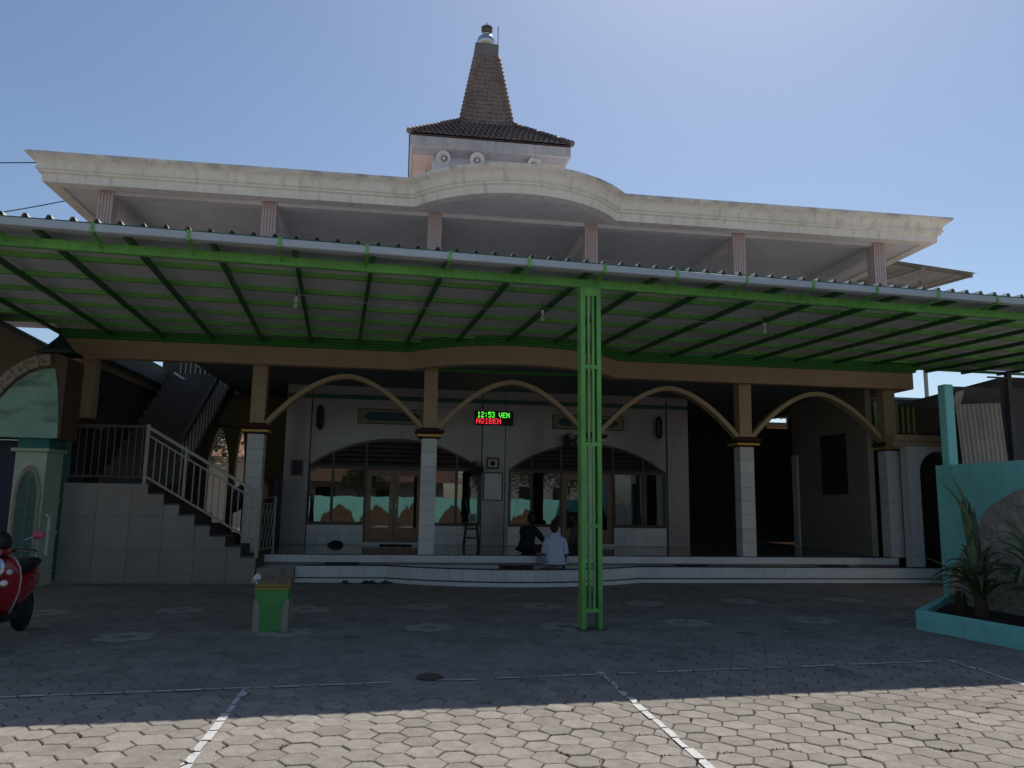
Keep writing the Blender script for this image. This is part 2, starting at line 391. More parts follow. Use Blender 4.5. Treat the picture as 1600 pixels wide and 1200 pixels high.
def hexmesh(mb, c, z, r, th, tx, ty):
    top = hexpts(c, r - 0.008); mid = hexpts(c, r); dz = lambda p: tx * (p.x - c.x) + ty * (p.y - c.y)
    P = [(p.x, p.y, z + dz(p)) for p in top] + [(p.x, p.y, z - 0.006 + dz(p)) for p in mid] + [(p.x, p.y, z - th) for p in mid]
    F = [list(range(6))] + [(k, 6 + k, 6 + (k + 1) % 6, (k + 1) % 6) for k in range(6)] + [(6 + k, 12 + k, 12 + (k + 1) % 6, 6 + (k + 1) % 6) for k in range(6)]
    return mb.faces(P, F)
rp = random.Random(3)
pav = [matmesh(hexmesh(MB(), Vector((0, 0)), 0.0, HS - 0.0035 - 0.001 * (k % 3), 0.04, rp.uniform(-.02, .02), rp.uniform(-.02, .02)), 'paver_mesh', M_paver) for k in range(5)]
for q in singles:
    c = cells[q]
    place('paver', pav[rp.randrange(5)], yard, (c.x, c.y, rp.uniform(-0.007, 0.001)), rp.uniform(-.03, .03))
fb = MB(); tint = []; flo = MB()
for q, c in cells.items():
    if q in singles: continue
    if q in light:
        hexmesh(flo, c, 0.0005, HS - 0.004, 0.04, 0, 0); continue
    hexmesh(fb, c, rp.uniform(-0.004, 0.001), HS - 0.0042, 0.04, rp.uniform(-.015, .015), rp.uniform(-.015, .015))
    tint += [rp.uniform(0.9, 1.08) * (0.82 if rp.random() < 0.05 else 1)] * 13
fo = fb.build('paver_field', M_paver2, yard, fix=False); fo['kind'] = 'stuff'
at = fo.data.attributes.new('tint', 'FLOAT', 'FACE'); at.data.foreach_set('value', tint)
fl = flo.build('pale_flower_pavers', pm('pale_paver', (0.41, 0.38, 0.325), 0.9, 0.15, 9, 0.2, spec=0.2), yard, fix=False); fl['kind'] = 'stuff'

def clip(poly, a, b):
    """keep the part of poly left of a->b"""
    out = []; n = len(poly); sd = lambda p: (b.x - a.x) * (p.y - a.y) - (b.y - a.y) * (p.x - a.x)
    for i in range(n):
        p, q = poly[i], poly[(i + 1) % n]; dp, dq = sd(p), sd(q)
        if dp >= 0: out.append(p)
        if (dp >= 0) != (dq >= 0): out.append(p + (q - p) * (dp / (dp - dq)))
    return out
def paint_line(a, b, wd, wear=0.1, seed=1):
    rr = random.Random(seed); a, b = Vector(a), Vector(b); d = (b - a).normalized(); nrm = Vector((-d.y, d.x)); mb = MB()
    L0 = (b - a).length
    for q, c in cells.items():
        t = (c - a).dot(d); off = abs((c - a).dot(nrm))
        if t < -0.2 or t > L0 + 0.2 or off > wd + 0.15: continue
        if rr.random() < wear: continue
        h = hexpts(c, HS - 0.013); w0 = wd / 2 * rr.uniform(0.55, 1.1); o = nrm * rr.uniform(-0.008, 0.008)
        s = [a + o - nrm * w0, b + o - nrm * w0, b + o + nrm * w0, a + o + nrm * w0]
        for k in range(6):
            if len(s) < 3: break
            s = clip(s, h[k], h[(k + 1) % 6])
        if len(s) >= 3: mb.poly([(p.x, p.y, 0.006) for p in s])
    return mb
for a, b, wd, wear, sd in [((-4.6, 6.92), (6.0, 7.90), 0.05, 0.33, 1), ((-1.235, 4.2), (-1.245, 7.2), 0.064, 0.03, 2), ((1.995, 4.2), (2.0, 7.62), 0.064, 0.05, 3), ((5.98, 7.9), (5.72, 4.6), 0.06, 0.1, 4)]:
    structure(paint_line(a, b, wd, wear, sd).build('parking_line', M_paint, fix=False))
# dry moss and litter caught in the joints
mo = MB(); rm = random.Random(11)
for q in ranked[:1100]:
    c = cells[q]
    pr = 0.05 + (0.34 if c.x > 1.8 and c.y < 5.5 else 0) + (0.10 if c.x > 0.5 else 0)
    if rm.random() > pr or c.y > 6.9: continue
    k = rm.randrange(6); h = hexpts(c, HS); p, e = h[k], h[(k + 1) % 6]
    for _ in range(rm.randint(5, 16)):
        t = rm.random() ** 1.5; u = p + (e - p) * t * rm.uniform(.3, 1) + Vector((rm.gauss(0, .006), rm.gauss(0, .006))); s = rm.uniform(.003, .009)
        ang = rm.uniform(0, 6.28); z0 = rm.uniform(-.004, .004)
        tri = [Vector((u.x + s * math.cos(ang + 2.1 * m), u.y + s * math.sin(ang + 2.1 * m))) for m in range(3)]
        top = (u.x + rm.uniform(-s, s), u.y + rm.uniform(-s, s), z0 + s * rm.uniform(.6, 1.4))
        b3 = [(v.x, v.y, z0 - .004) for v in tri]
        mo.faces(b3 + [top], [(0, 1, 3), (1, 2, 3), (2, 0, 3)])
mso = mo.build('joint_moss', M_moss, fix=False); tag(mso, 'dry brown moss tufts in the joints of the sunlit paving', 'moss', kind='stuff')
dm = MB(); dm.lathe([(0.13, 0.0), (0.13, 0.012), (0.115, 0.016), (0.02, 0.016)], (0.34, 7.52, 0.0), 14)
dr = dm.build('drain_cover', pm('rusty_drain', (0.12, 0.075, 0.06), 0.9, 0.4, 20, 0.5))
tag(dr, 'small dark rusty drain cover set in the shaded paving', 'drain cover')

# ================================================================== MOSQUE
BX = [-6.36, -2.98, 0.59, 4.16, 7.73, 11.31]          # column lines
YC, YW, ZF = 16.6, 19.9, 0.49
bld = thing('mosque_building', 'two storey mosque with cream cornice, tan arches and tiled veranda behind the green canopy', 'mosque', (2.4, 18, 0))
def arc(x0, y0, x1, y1, sag, n=18):
    """plan arc bulging to -Y"""
    a, b = Vector((x0, y0)), Vector((x1, y1)); c = (b - a).length; r = (c * c / 4 + sag * sag) / (2 * sag)
    mid = (a + b) / 2; d = (b - a).normalized(); nn = Vector((d.y, -d.x)); cen = mid - nn * (r - sag)
    th = math.asin(c / 2 / r); out = []
    for k in range(n + 1):
        t = -th + 2 * th * k / n; p = cen + nn * (r * math.cos(t)) + d * (r * math.sin(t)); out.append((p.x, p.y))
    return out
# --- steps
sp = [(-1.97, 15.85), (-0.2, 15.85)] + arc(-0.2, 15.85, 4.95, 15.8, 0.82, 20)[1:] + [(11.95, 15.8)]
def off(path, o):
    m = MB(); m.sweep(path, [(o, 0)], close=False); return [(v[0], v[1]) for v in m.v]
def slab(path, z0, z1, yback):
    m = MB(); m.prism([(x, y) for x, y in path] + [(path[-1][0], yback), (path[0][0], yback)], 'z', z0, z1); return m
plinth = slab(off(sp, 0.05), -0.03, 0.075, 16.9).build('plinth', M_steptile, bld)
st1 = slab(off(sp, -0.014), 0.0, 0.312, 16.9).build('lower_step', M_floor, bld)
fl2 = MB(); fl2.box(-2.66, 11.3, 16.43, 30, 0, ZF - 0.006); fl2.box(-6.3, -2.66, 16.9, 30, 0, ZF - 0.006)
vfloor = fl2.build('veranda_floor', M_floor, bld)
nos = MB(); nos.sweep(off(sp, 0.004), [(0, 0.312), (0.012, 0.312), (0.012, 0.332), (-0.05, 0.332), (-0.05, 0.318), (0, 0.318)])
nos.sweep(off(sp, 0.052), [(0, 0.075), (0.008, 0.075), (0.008, 0.090), (-0.045, 0.090), (-0.045, 0.080), (0, 0.080)])
nos.build('step_nosing', M_line, st1)
nos2 = MB(); nos2.sweep([(-2.66, 16.43), (11.3, 16.43)], [(-0.03, ZF - 0.008), (0.01, ZF - 0.008), (0.01, ZF + 0.006), (-0.03, ZF + 0.006)])
nos2.build('floor_nosing', M_line, vfloor)
def tile_along(path, z0, z1, wd, parent, mat, th=0.014, gap=0.004, name='tile'):
    cache = {}
    for (x0, y0), (x1, y1) in zip(path[:-1], path[1:]):
        L = math.hypot(x1 - x0, y1 - y0)
        if L < 0.06: continue
        n = max(1, round(L / wd)); w0 = L / n - gap; key = round(w0, 3)
        if key not in cache: cache[key] = matmesh(MB().box(-w0 / 2, w0 / 2, -th, 0, z0 + gap / 2, z1 - gap / 2, 0.0025), 'tile_mesh', mat)
        a = math.atan2(y1 - y0, x1 - x0)
        for k in range(n):
            t = (k + .5) / n
            place(name, cache[key], parent, (x0 + (x1 - x0) * t, y0 + (y1 - y0) * t, 0), a)
tile_along(off(sp, -0.014), 0.09, 0.312, 0.46, st1, M_steptile)
tile_along([(-2.66, 16.43), (11.3, 16.43)], 0.335, ZF - 0.008, 0.46, vfloor, M_steptile)

# --- columns
cp = MB()
cp.box(-0.155, 0.155, -0.155, 0.155, ZF - .02, 2.94)
cp.cur = 1; cp.box(-0.145, 0.145, -0.145, 0.145, 3.14, 4.5)
colmesh = matmesh(cp, 'column_mesh', [M_line, M_arch])
tcol = matmesh(MB().box(-0.163, 0.163, -0.163, 0.163, 0.003, 0.303, 0.004), 'column_tile_mesh', M_tile)
capm = MB(); capm.lathe([(0.25, 2.93), (0.26, 2.95), (0.30, 3.0)], (0, 0, 0), 4)
capm = MB()
def frust(mb, z0, a0, z1, a1): mb.faces([(-a0, -a0, z0), (a0, -a0, z0), (a0, a0, z0), (-a0, a0, z0), (-a1, -a1, z1), (a1, -a1, z1), (a1, a1, z1), (-a1, a1, z1)], [(3, 2, 1, 0), (4, 5, 6, 7), (0, 1, 5, 4), (1, 2, 6, 5), (2, 3, 7, 6), (3, 0, 4, 7)])
frust(capm, 2.915, 0.19, 2.95, 0.23); frust(capm, 3.003, 0.25, 3.06, 0.31); frust(capm, 3.06, 0.31, 3.10, 0.30); frust(capm, 3.10, 0.22, 3.145, 0.19)
capmesh = matmesh(capm, 'capital_mesh', M_maroon)
gm = MB(); frust(gm, 2.952, 0.262, 3.0, 0.268); goldmesh = matmesh(gm, 'gold_mesh', M_gold)
for x in BX:
    c = place('column', colmesh, bld, (x, YC, 0))
    place('capital', capmesh, c, (x, YC, 0)); place('gold_band', goldmesh, c, (x, YC, 0))
    for k in range(8 if x > -5 else 0): place('tile', tcol, c, (x, YC, ZF + 0.304 * k))
# --- upper columns, fluted
uc = MB(); uc.box(-0.13, 0.13, -0.13, 0.13, 4.9, 7.97)
for s in (-1, 1):
    for k in range(5):
        a = -0.15 + 0.062 * k
        uc.box(a, a + 0.046, s * 0.13 if s > 0 else -0.15, 0.15 if s > 0 else -0.13, 4.9, 7.955)
        uc.box(s * 0.13 if s > 0 else -0.15, 0.15 if s > 0 else -0.13, a + .002, a + 0.044, 4.9, 7.953)
ucm = matmesh(uc, 'upper_column_mesh', M_pink)
for x in BX: place('upper_column', ucm, bld, (x + (0.02 if x < -5 else -0.03), YC, 0))
# --- thin arches between the columns
def arch_band(x0, x1, zs, za, ez, th, y0, y1, n=36):
    xm, h = (x0 + x1) / 2, (x1 - x0) / 2; o, i = [], []
    for k in range(n + 1):
        u = -1 + 2 * k / n; x = xm + u * h; z = za - (za - zs) * abs(u) ** ez
        du = -(za - zs) * ez * abs(u) ** (ez - 1) * (1 if u > 0 else -1) / h; l = math.hypot(1, du)
        o.append((x, z)); i.append((x + du / l * th, z - th / l))
    mb = MB(); P = []
    for (a, b) in zip(o, i): P += [(a[0], y0, a[1]), (b[0], y0, b[1]), (b[0], y1, b[1]), (a[0], y1, a[1])]
    F = []
    for k in range(n):
        for q in range(4): F.append((4 * k + q, 4 * k + 4 + q, 4 * k + 4 + (q + 1) % 4, 4 * k + (q + 1) % 4))
    F += [(0, 1, 2, 3), (4 * n + 3, 4 * n + 2, 4 * n + 1, 4 * n)]
    return mb.faces(P, F)
for k in range(1, 5):
    arch_band(BX[k] + 0.10, BX[k + 1] - 0.10, 3.14, 4.25, 1.8, 0.095, YC - 0.12, YC + 0.12).build('arch', M_arch, bld)
# --- slab edge beam with a bowed middle, green moulding above it
def facade(y, xl, xr, sag=1.15, back=30):
    return [(xl, back), (xl, y), (0.1, y)] + arc(0.1, y, 4.62, y, sag, 22)[1:-1] + [(4.62, y), (xr, y), (xr, back)]
fp = facade(16.1, -6.75, 11.7)
beam = MB(); beam.sweep(fp, [(0, 4.33), (0, 4.70), (-0.25, 4.70), (-0.25, 4.33)])
beam = beam.build('edge_beam', M_brown, bld)
gt = MB(); gt.sweep(fp, [(0.0, 4.703), (0.05, 4.715), (0.05, 4.755), (0.085, 4.775), (0.085, 4.80), (0.13, 4.83), (0.13, 4.875), (-0.25, 4.875), (-0.25, 4.703)])
gt.build('green_moulding', M_gtrim, bld)
kbm = MB(); kbm.sweep(fp, [(-.06, 4.876), (-.06, 5.10), (-.2, 5.10), (-.2, 4.876)]); kbm.build('balcony_kerb', M_gtrim, bld)
gi = MB(); gi.sweep([(-6.5, YC - .06), (11.5, YC - .06)], [(0, 4.40), (0.0, 4.46), (-0.12, 4.46), (-0.12, 4.40)]); gi.build('inner_green_trim', M_gtrim, bld)
fs = MB(); cb = facade(16.34, -6.5, 11.45)
fs.prism(cb[1:-1] + [(11.45, 17.2), (-6.5, 17.2)], 'z', 4.47, 4.86)
fs.box(-6.5, -6.2, 17.2, 30, 4.47, 4.86); fs.box(-4.5, 11.45, 17.2, 30, 4.47, 4.86); fs.box(-6.2, -4.5, 22.3, 30, 4.47, 4.86)
fs.build('upper_floor_slab', M_ceil, bld)
# --- roof slab and cornice
rp_ = facade(16.12, -7.45, 12.57)
rs = MB(); rs.prism(facade(16.30, -7.3, 12.4)[1:-1] + [(12.4, 30), (-7.3, 30)], 'z', 7.965, 8.30); rs.build('roof_slab', M_soffit, bld)
co = MB(); co.sweep(rp_, [(0, 7.93), (0.015, 8.05), (0.02, 8.09), (0.075, 8.115), (0.075, 8.15), (0.115, 8.17), (0.115, 8.20), (0.09, 8.215), (0.10, 8.27), (0.15, 8.34), (0.235, 8.395), (0.27, 8.43), (0.27, 8.475), (-0.25, 8.475), (-0.25, 7.93)])
cornice = co.build('cornice', M_cornice, bld)
rb = MB()
rb.box(-6.25, 11.2, YC - .11, YC + .11, 7.88, 7.964)          # header beam on the columns
for x in BX: rb.box(x - .1, x + .1, YC + .112, 29, 7.66, 7.96)
rb.build('roof_beam', M_soffit, bld)
uw = MB(); uw.box(-5.2, 10.3, 20.2, 20.4, 4.86, 7.963); uw.build('upper_wall', M_soffit, bld)
MB().box(-7.0, -5.45, 23.4, 23.55, 4.87, 7.96).build('upper_rear_wall', M_inner, bld)
MB().box(-4.75, -3.0, 23.4, 23.55, 4.87, 7.96).build('upper_rear_wall', M_inner, bld)

# --- veranda wall with two big arched windows
W1, W2, ZS, ZSP, ZAP, ZT = (-2.30, 2.06), (2.79, 7.04), 1.0, 2.43, 3.16, 4.47
def arcz(x, w):
    h = (w[1] - w[0]) / 2; s = ZAP - ZSP; r = (h * h + s * s) / (2 * s); d = x - (w[0] + w[1]) / 2
    return ZAP - r + math.sqrt(max(r * r - d * d, 0))
DW = {0: (-0.83, 0.56), 1: (4.22, 5.56)}
wl = MB()
def wbox(x0, x1, z0, z1): wl.box(x0, x1, YW, YW + .15, z0, z1)
wbox(-2.88, W1[0], ZF - .01, ZT); wbox(W1[1], W2[0], ZF - .01, ZT); wbox(W2[1], 7.66, ZF - .01, ZT)
for wi, w_ in enumerate((W1, W2)):
    n = 28
    for k in range(n):
        xa = w_[0] + (w_[1] - w_[0]) * k / n; xb = w_[0] + (w_[1] - w_[0]) * (k + 1) / n; za, zb = arcz(xa, w_), arcz(xb, w_)
        wl.faces([(xa, YW, za), (xb, YW, zb), (xb, YW, ZT), (xa, YW, ZT), (xa, YW + .15, za), (xb, YW + .15, zb)], [(0, 1, 2, 3), (0, 4, 5, 1)])
    d = DW[wi]
    wl.box(w_[0], d[0] - .04, YW + .012, YW + .15, ZF - .01, ZS - .03); wl.box(d[1] + .04, w_[1], YW + .012, YW + .15, ZF - .01, ZS - .03)
wall = wl.build('veranda_wall', M_wall, bld, fix=False)
wall.data.update()
tl = {}
for wi, w_ in enumerate((W1, W2)):                            # dado tiles under the windows
    for a, b in ((w_[0], DW[wi][0] - .05), (DW[wi][1] + .05, w_[1])):
        n = max(1, round((b - a) / 0.3)); wd = (b - a) / n
        for k in range(n):
            for r_ in range(2):
                key = round(wd, 3)
                if key not in tl: tl[key] = matmesh(MB().box(-wd / 2 + .003, wd / 2 - .003, -.014, 0, 0.003, 0.232, .003), 'dado_tile_mesh', M_steptile)
                place('tile', tl[key], wall, (a + wd * (k + .5), YW + .012, ZF + 0.238 * r_ + .004))
for a, b in ((-2.88, -2.28), (2.09, 2.67), (7.08, 7.66)): MB().box(a, b, YW - .05, YW - .002, ZF, ZT - .03).build('pilaster', M_wall, wall)
for x in (-2.265, 2.075, 2.685, 7.065): MB().box(x - .011, x + .011, YW - .018, YW - .003, ZF, ZT - .1).build('dark_joint', M_line, wall)
gb = MB(); gb.box(-2.9, 7.68, YW - .07, YW - .052, 4.13, 4.24); gb.build('green_wall_band', pm('dull_green_band', (0.05, 0.13, 0.09), .6), wall)
YG = YW + 0.07
for wi, w_ in enumerate((W1, W2)):
    win = MB(); x0, x1 = w_; d = DW[wi]
    def vb(x, z0, z1, t=.035): win.box(x - t, x + t, YG - .03, YG + .03, z0, z1)
    for s_, x in ((1, x0 + .035), (-1, x1 - .035)): vb(x, ZS, arcz(x + s_ * 0.03, w_) + .01)
    win.box(x0, d[0] - .001, YG - .032, YG + .032, ZS - .03, ZS + .045); win.box(d[1] + .001, x1, YG - .032, YG + .032, ZS - .03, ZS + .045)
    win.box(x0 + .07, x1 - .07, YG - .028, YG + .028, 2.36, 2.44)                  # transom
    mull = [x0 + .62, d[0] - .03, d[1] + .03, x1 - .62]
    for x in mull:
        vb(x, ZS if x in (mull[0], mull[3]) else ZF + .05, 2.36); vb(x, 2.44, arcz(x, w_) - .01, .028)
    frame = win.build('arched_window', M_wood2, bld)
    ar = MB(); n = 30; P = []
    for k in range(n + 1):
        x = x0 + (x1 - x0) * k / n; z = arcz(x, w_)
        P += [(x, YG - .034, z + .005), (x, YG - .034, z - .06), (x, YG + .034, z - .06), (x, YG + .034, z + .005)]
    ar.faces(P, [(4 * k + q, 4 * k + 4 + q, 4 * k + 4 + (q + 1) % 4, 4 * k + (q + 1) % 4) for k in range(n) for q in range(4)])
    ar.build('arched_head', M_wood2, frame)
    z = 2.50                                                   # louvre slats in the arched head
    while z < 3.1:
        s = ZAP - ZSP; h = (x1 - x0) / 2; r_ = (h * h + s * s) / (2 * s); hw = math.sqrt(max(r_ * r_ - (z + .05 - ZAP + r_) ** 2, 0)) - .06; xm = (x0 + x1) / 2
        if hw > .2:
            MB().faces([(xm - hw, YG - .045, z), (xm + hw, YG - .045, z), (xm + hw, YG + .02, z + .06), (xm - hw, YG + .02, z + .06),
                        (xm - hw, YG - .045, z + .012), (xm + hw, YG - .045, z + .012), (xm + hw, YG + .02, z + .072), (xm - hw, YG + .02, z + .072)],
                       [(0, 1, 2, 3), (4, 7, 6, 5), (0, 4, 5, 1), (3, 2, 6, 7), (0, 3, 7, 4), (1, 5, 6, 2)]).build('louvre_slat', M_wood2, frame)
        z += 0.115
    bk = MB(); bk.box(x0, x1, YG + .08, YG + .10, 2.44, ZAP); bk.build('louvre_backing', M_black, frame)
    xs = [x0 + .07] + [m for m in mull] + [x1 - .07]
    for a, b in ((x0 + .07, mull[0] - .035), (mull[0] + .035, mull[1] - .035), (mull[2] + .035, mull[3] - .035), (mull[3] + .035, x1 - .07)):
        MB().box(a, b, YG - .004, YG + .004, ZS + .045, 2.36).build('pane', M_glass, frame)
    # double door
    xm = (d[0] + d[1]) / 2
    for s_, a, b in ((0, d[0] + .005, xm - .004), (1, xm + .004, d[1] - .005)):
        lf = MB(); t = 0.115
        lf.box(a, a + t, YG - .025, YG + .025, ZF + .06, 2.355); lf.box(b - t, b, YG - .025, YG + .025, ZF + .06, 2.355)
        lf.box(a + t, b - t, YG - .024, YG + .024, ZF + .06, ZF + .42); lf.box(a + t, b - t, YG - .024, YG + .024, 2.2, 2.355)
        lf.box(a + t + .05, b - t - .05, YG - .034, YG - .024, ZF + .12, ZF + .36, .006)
        door = lf.build('door_leaf', M_wood, bld)
        MB().box(a + t, b - t, YG - .004, YG + .004, ZF + .42, 2.2).build('pane', M_glass, door)
        hx = xm - .06 if s_ == 0 else xm + .06
        MB().tube([(hx, YG - .06, 1.38), (hx, YG - .06, 1.55)], .012, 6).build('handle', M_chrome, door)
    MB().box(d[0] - .06, d[1] + .06, YW - .03, YW + .14, ZF - .004, ZF + .055).build('threshold', M_steptile, bld)
# prayer hall behind the glass, and the passage at the right
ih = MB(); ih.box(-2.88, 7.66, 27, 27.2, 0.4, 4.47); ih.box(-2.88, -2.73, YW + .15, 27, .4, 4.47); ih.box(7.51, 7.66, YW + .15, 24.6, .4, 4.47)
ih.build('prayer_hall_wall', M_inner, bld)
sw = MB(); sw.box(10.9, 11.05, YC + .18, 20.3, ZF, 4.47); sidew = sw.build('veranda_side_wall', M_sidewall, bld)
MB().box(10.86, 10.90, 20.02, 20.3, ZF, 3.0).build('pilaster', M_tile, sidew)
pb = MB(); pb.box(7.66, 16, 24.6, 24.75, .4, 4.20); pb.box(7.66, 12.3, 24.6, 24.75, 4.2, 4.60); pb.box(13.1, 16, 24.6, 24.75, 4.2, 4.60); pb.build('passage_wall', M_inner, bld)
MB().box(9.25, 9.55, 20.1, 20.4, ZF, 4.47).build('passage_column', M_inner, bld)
MB().box(11.46, 15.2, 20.1, 25.2, 4.62, 4.75).build('passage_sun_blocker', M_ceil, bld)  # roof slab added to keep sun off the passage floor
rw = MB(); rw.box(11.36, 11.65, 16.0, 16.25, .3, 3.0); n = 14
for k in range(n):
    a0, a1 = math.pi * k / n, math.pi * (k + 1) / n; cx, rz = 12.15, .5
    xa, xb = cx - .5 * math.cos(a0), cx - .5 * math.cos(a1); za, zb = 2.4 + .5 * math.sin(a0), 2.4 + .5 * math.sin(a1)
    rw.faces([(xa, 16.0, za), (xb, 16.0, zb), (xb, 16.0, 3.0), (xa, 16.0, 3.0), (xa, 16.25, za), (xb, 16.25, zb), (xb, 16.25, 3.0), (xa, 16.25, 3.0)], [(0, 1, 2, 3), (0, 4, 5, 1), (7, 6, 5, 4)])
rw.box(12.65, 13.1, 16.0, 16.25, 0, 3.0)
rw.build('side_doorway', M_tile, bld)
lc = MB(); lc.sweep([(11.05, 16.05), (13.2, 16.05)], [(0, 2.98), (.03, 3.02), (.03, 3.08), (.08, 3.14), (.08, 3.26), (-.3, 3.26), (-.3, 2.98)]); lc.build('doorway_cornice', M_brown, bld)
db = MB(); db.box(11.06, 20, 20.2, 20.3, 0, 3.5); db.box(13.1, 13.2, 15.5, 20.2, 0, 3.5); db.box(14.6, 14.7, 20.3, 24.6, 0, 4.4); db.build('doorway_back_wall', M_dark, bld)  # last box added to keep sun off the passage floor
for k in range(9):
    MB().box(12.05 + .155 * k, 12.11 + .155 * k, 18.4, 18.43, 3.55, 4.35).build('vent_slat', pm('lime_bar', (0.24, 0.36, 0.12), .6), bld)
# side arcade at the far left
sa = MB()
for x0, x1 in ((-7.2, -5.36), (-4.78, -4.62), (-4.36, -2.9)): sa.box(x0, x1, 22.6, 22.9, .4, 4.47)
sa.box(-7.2, -2.9, 22.62, 22.88, 3.55, 4.46)
for cx, hw in ((-5.07, .29), (-4.49, .13)):
    n = 12
    for k in range(n):
        u0, u1 = -1 + 2 * k / n, -1 + 2 * (k + 1) / n; z0, z1 = 3.56 - 1.0 * abs(u0) ** 1.7, 3.56 - 1.0 * abs(u1) ** 1.7
        sa.faces([(cx + u0 * hw, 22.62, z0), (cx + u1 * hw, 22.62, z1), (cx + u1 * hw, 22.62, 3.6), (cx + u0 * hw, 22.62, 3.6), (cx + u0 * hw, 22.88, z0), (cx + u1 * hw, 22.88, z1)], [(0, 1, 2, 3), (0, 4, 5, 1)])
sa.build('side_arcade', pm('ochre_arcade', (0.33, 0.24, 0.10), .7), bld)
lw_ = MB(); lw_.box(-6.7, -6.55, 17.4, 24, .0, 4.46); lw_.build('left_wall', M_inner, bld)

# --- staircase at the left: lower flight along the front, upper flight going back
Y0, Y1 = 15.5, 16.9
XS = [-2.66 - .293 * k for k in range(8)]                       # seven treads up to the landing
ZST = [0.48 + .194 * k for k in range(8)]
stc = MB()
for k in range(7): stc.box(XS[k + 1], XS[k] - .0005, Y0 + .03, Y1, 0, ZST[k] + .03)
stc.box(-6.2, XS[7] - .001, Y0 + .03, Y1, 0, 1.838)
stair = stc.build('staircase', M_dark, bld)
def prof(x):
    if x <= XS[7] + 1e-6: return 1.84
    for k in range(7):
        if XS[k + 1] - 1e-6 <= x < XS[k]: return ZST[k]
    return 0.0
XL, cw, ch = -6.2, 0.6, 0.62                                     # stepped side wall clad in big tiles
for ci in range(6):
    xa, xb = XL + cw * ci, min(XL + cw * (ci + 1), -2.66)
    for ri in range(3):
        za, zb = ri * ch, min((ri + 1) * ch, 1.84)
        cuts = sorted({xa, xb} | {x for x in XS if xa < x < xb}); top = []
        for p, q in zip(cuts[:-1], cuts[1:]):
            z = min(zb, prof((p + q) / 2)); z = max(z, za); top += [(p, z), (q, z)]
        if max(t[1] for t in top) < za + .02: continue
        poly = [(xa + .003, za + .003)]
        last = [t for t in top if t[1] > za + .01][-1][0]
        poly.append((last - .003, za + .003))
        tp = [t for t in top if t[1] > za + .01]
        tp = [(min(max(x, xa + .003), last - .003), z - .002) for x, z in tp][::-1]
        poly += tp
        MB().prism(poly, 'y', Y0, Y0 + .028).build('tile', M_stile, stair)
lb = MB(); lb.box(-2.64, -1.98, 15.62, 16.42, 0, .30); lb.prism([(-2.64, 15.5), (-2.2, 15.5), (-1.99, 15.86), (-1.99, 15.9), (-2.64, 15.9)], 'z', 0, .295); lb.build('stair_foot_block', M_stile, stair)
for k in range(15):                                             # upper flight
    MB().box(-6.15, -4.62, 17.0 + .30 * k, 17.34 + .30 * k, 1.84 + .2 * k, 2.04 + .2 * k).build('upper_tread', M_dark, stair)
sg = MB(); sg.bar((-4.56, 16.95, 1.75), (-4.56, 21.6, 4.78), .1, .34); sg.build('stringer', M_dark, stair)
# upper flight handrail
hr = thing('upper_stair_railing', 'dark railing along the upper stair flight behind the left columns', 'railing', (-4.56, 17, 2))
MB().bar((-4.56, 16.95, 2.78), (-4.56, 21.6, 5.81), .09, .12).build('handrail', M_dark, hr)
for k in range(18):
    y = 17.05 + .26 * k; MB().box(-4.575, -4.545, y, y + .03, 1.95 + (y - 17) * .652, 2.74 + (y - 17) * .652).build('baluster', M_steel, hr)
ub = thing('upper_landing_railing', 'short light railing lit at the top of the stairwell', 'railing', (-5.6, 22.3, 4.86))
MB().box(-6.2, -4.6, 22.3, 22.34, 5.78, 5.84).build('handrail', M_steel, ub)
for k in range(13): MB().box(-6.2 + .13 * k, -6.175 + .13 * k, 22.305, 22.33, 4.86, 5.78).build('baluster', M_steel, ub)
# front railing
fr = thing('stair_railing', 'grey steel railing along the landing and down the front stair', 'railing', (-4.8, 15.55, 0))
yr = 15.54
MB().box(-6.22, -4.83, yr - .03, yr + .03, 2.90, 2.95).build('landing_rail', M_dark, fr)
MB().box(-6.22, -4.83, yr - .02, yr + .02, 1.95, 1.99).build('landing_bottom_rail', M_dark, fr)
MB().box(-4.83, -4.765, yr - .032, yr + .032, 1.84, 2.97).build('newel_post', M_steel, fr)
MB().box(-2.70, -2.63, yr - .033, yr + .033, .48, 1.73).build('newel_post', M_steel, fr)
MB().box(-4.10, -4.05, yr - .028, yr + .028, 1.6, 2.55).build('newel_post', M_steel, fr)
sl = (1.71 - 2.95) / (-2.68 + 4.82)
zr = lambda x: 2.95 + sl * (x + 4.82)
MB().bar((-4.77, yr, zr(-4.77) - .02), (-2.70, yr, zr(-2.70) - .02), .055, .055).build('handrail', M_steel, fr)
MB().bar((-4.77, yr, zr(-4.77) - .17), (-2.70, yr, zr(-2.70) - .17), .03, .03).build('middle_rail', M_steel, fr)
MB().bar((-4.77, yr, zr(-4.77) - .95), (-2.70, yr, zr(-2.70) - .95), .035, .04).build('bottom_rail', M_steel, fr)
for k in range(11): MB().box(-6.16 + .126 * k, -6.145 + .126 * k, yr - .008, yr + .008, 1.99, 2.90).build('baluster', M_bronze, fr)
for k in range(16):
    x = -4.65 + .122 * k
    if abs(x + 4.075) < .05: continue
    MB().box(x - .0095, x + .0095, yr - .0095, yr + .0095, zr(x) - .94, zr(x) - .18).build('baluster', M_steel, fr)
MB().box(11.5, 15, 18.62, 18.7, 3.4, 4.46).build('vent_backing', M_inner, bld)
rt = thing('stair_foot_grille', 'small lattice grille turning the corner at the foot of the stair', 'grille', (-2.5, 16, .5))
pa, pb_ = Vector((-2.655, 15.6, 0)), Vector((-2.50, 16.42, 0))
for z in (1.62, 1.5, .62): MB().bar(pa + Vector((0, 0, z)), pb_ + Vector((0, 0, z)), .03, .03).build('rail', M_steel, rt)
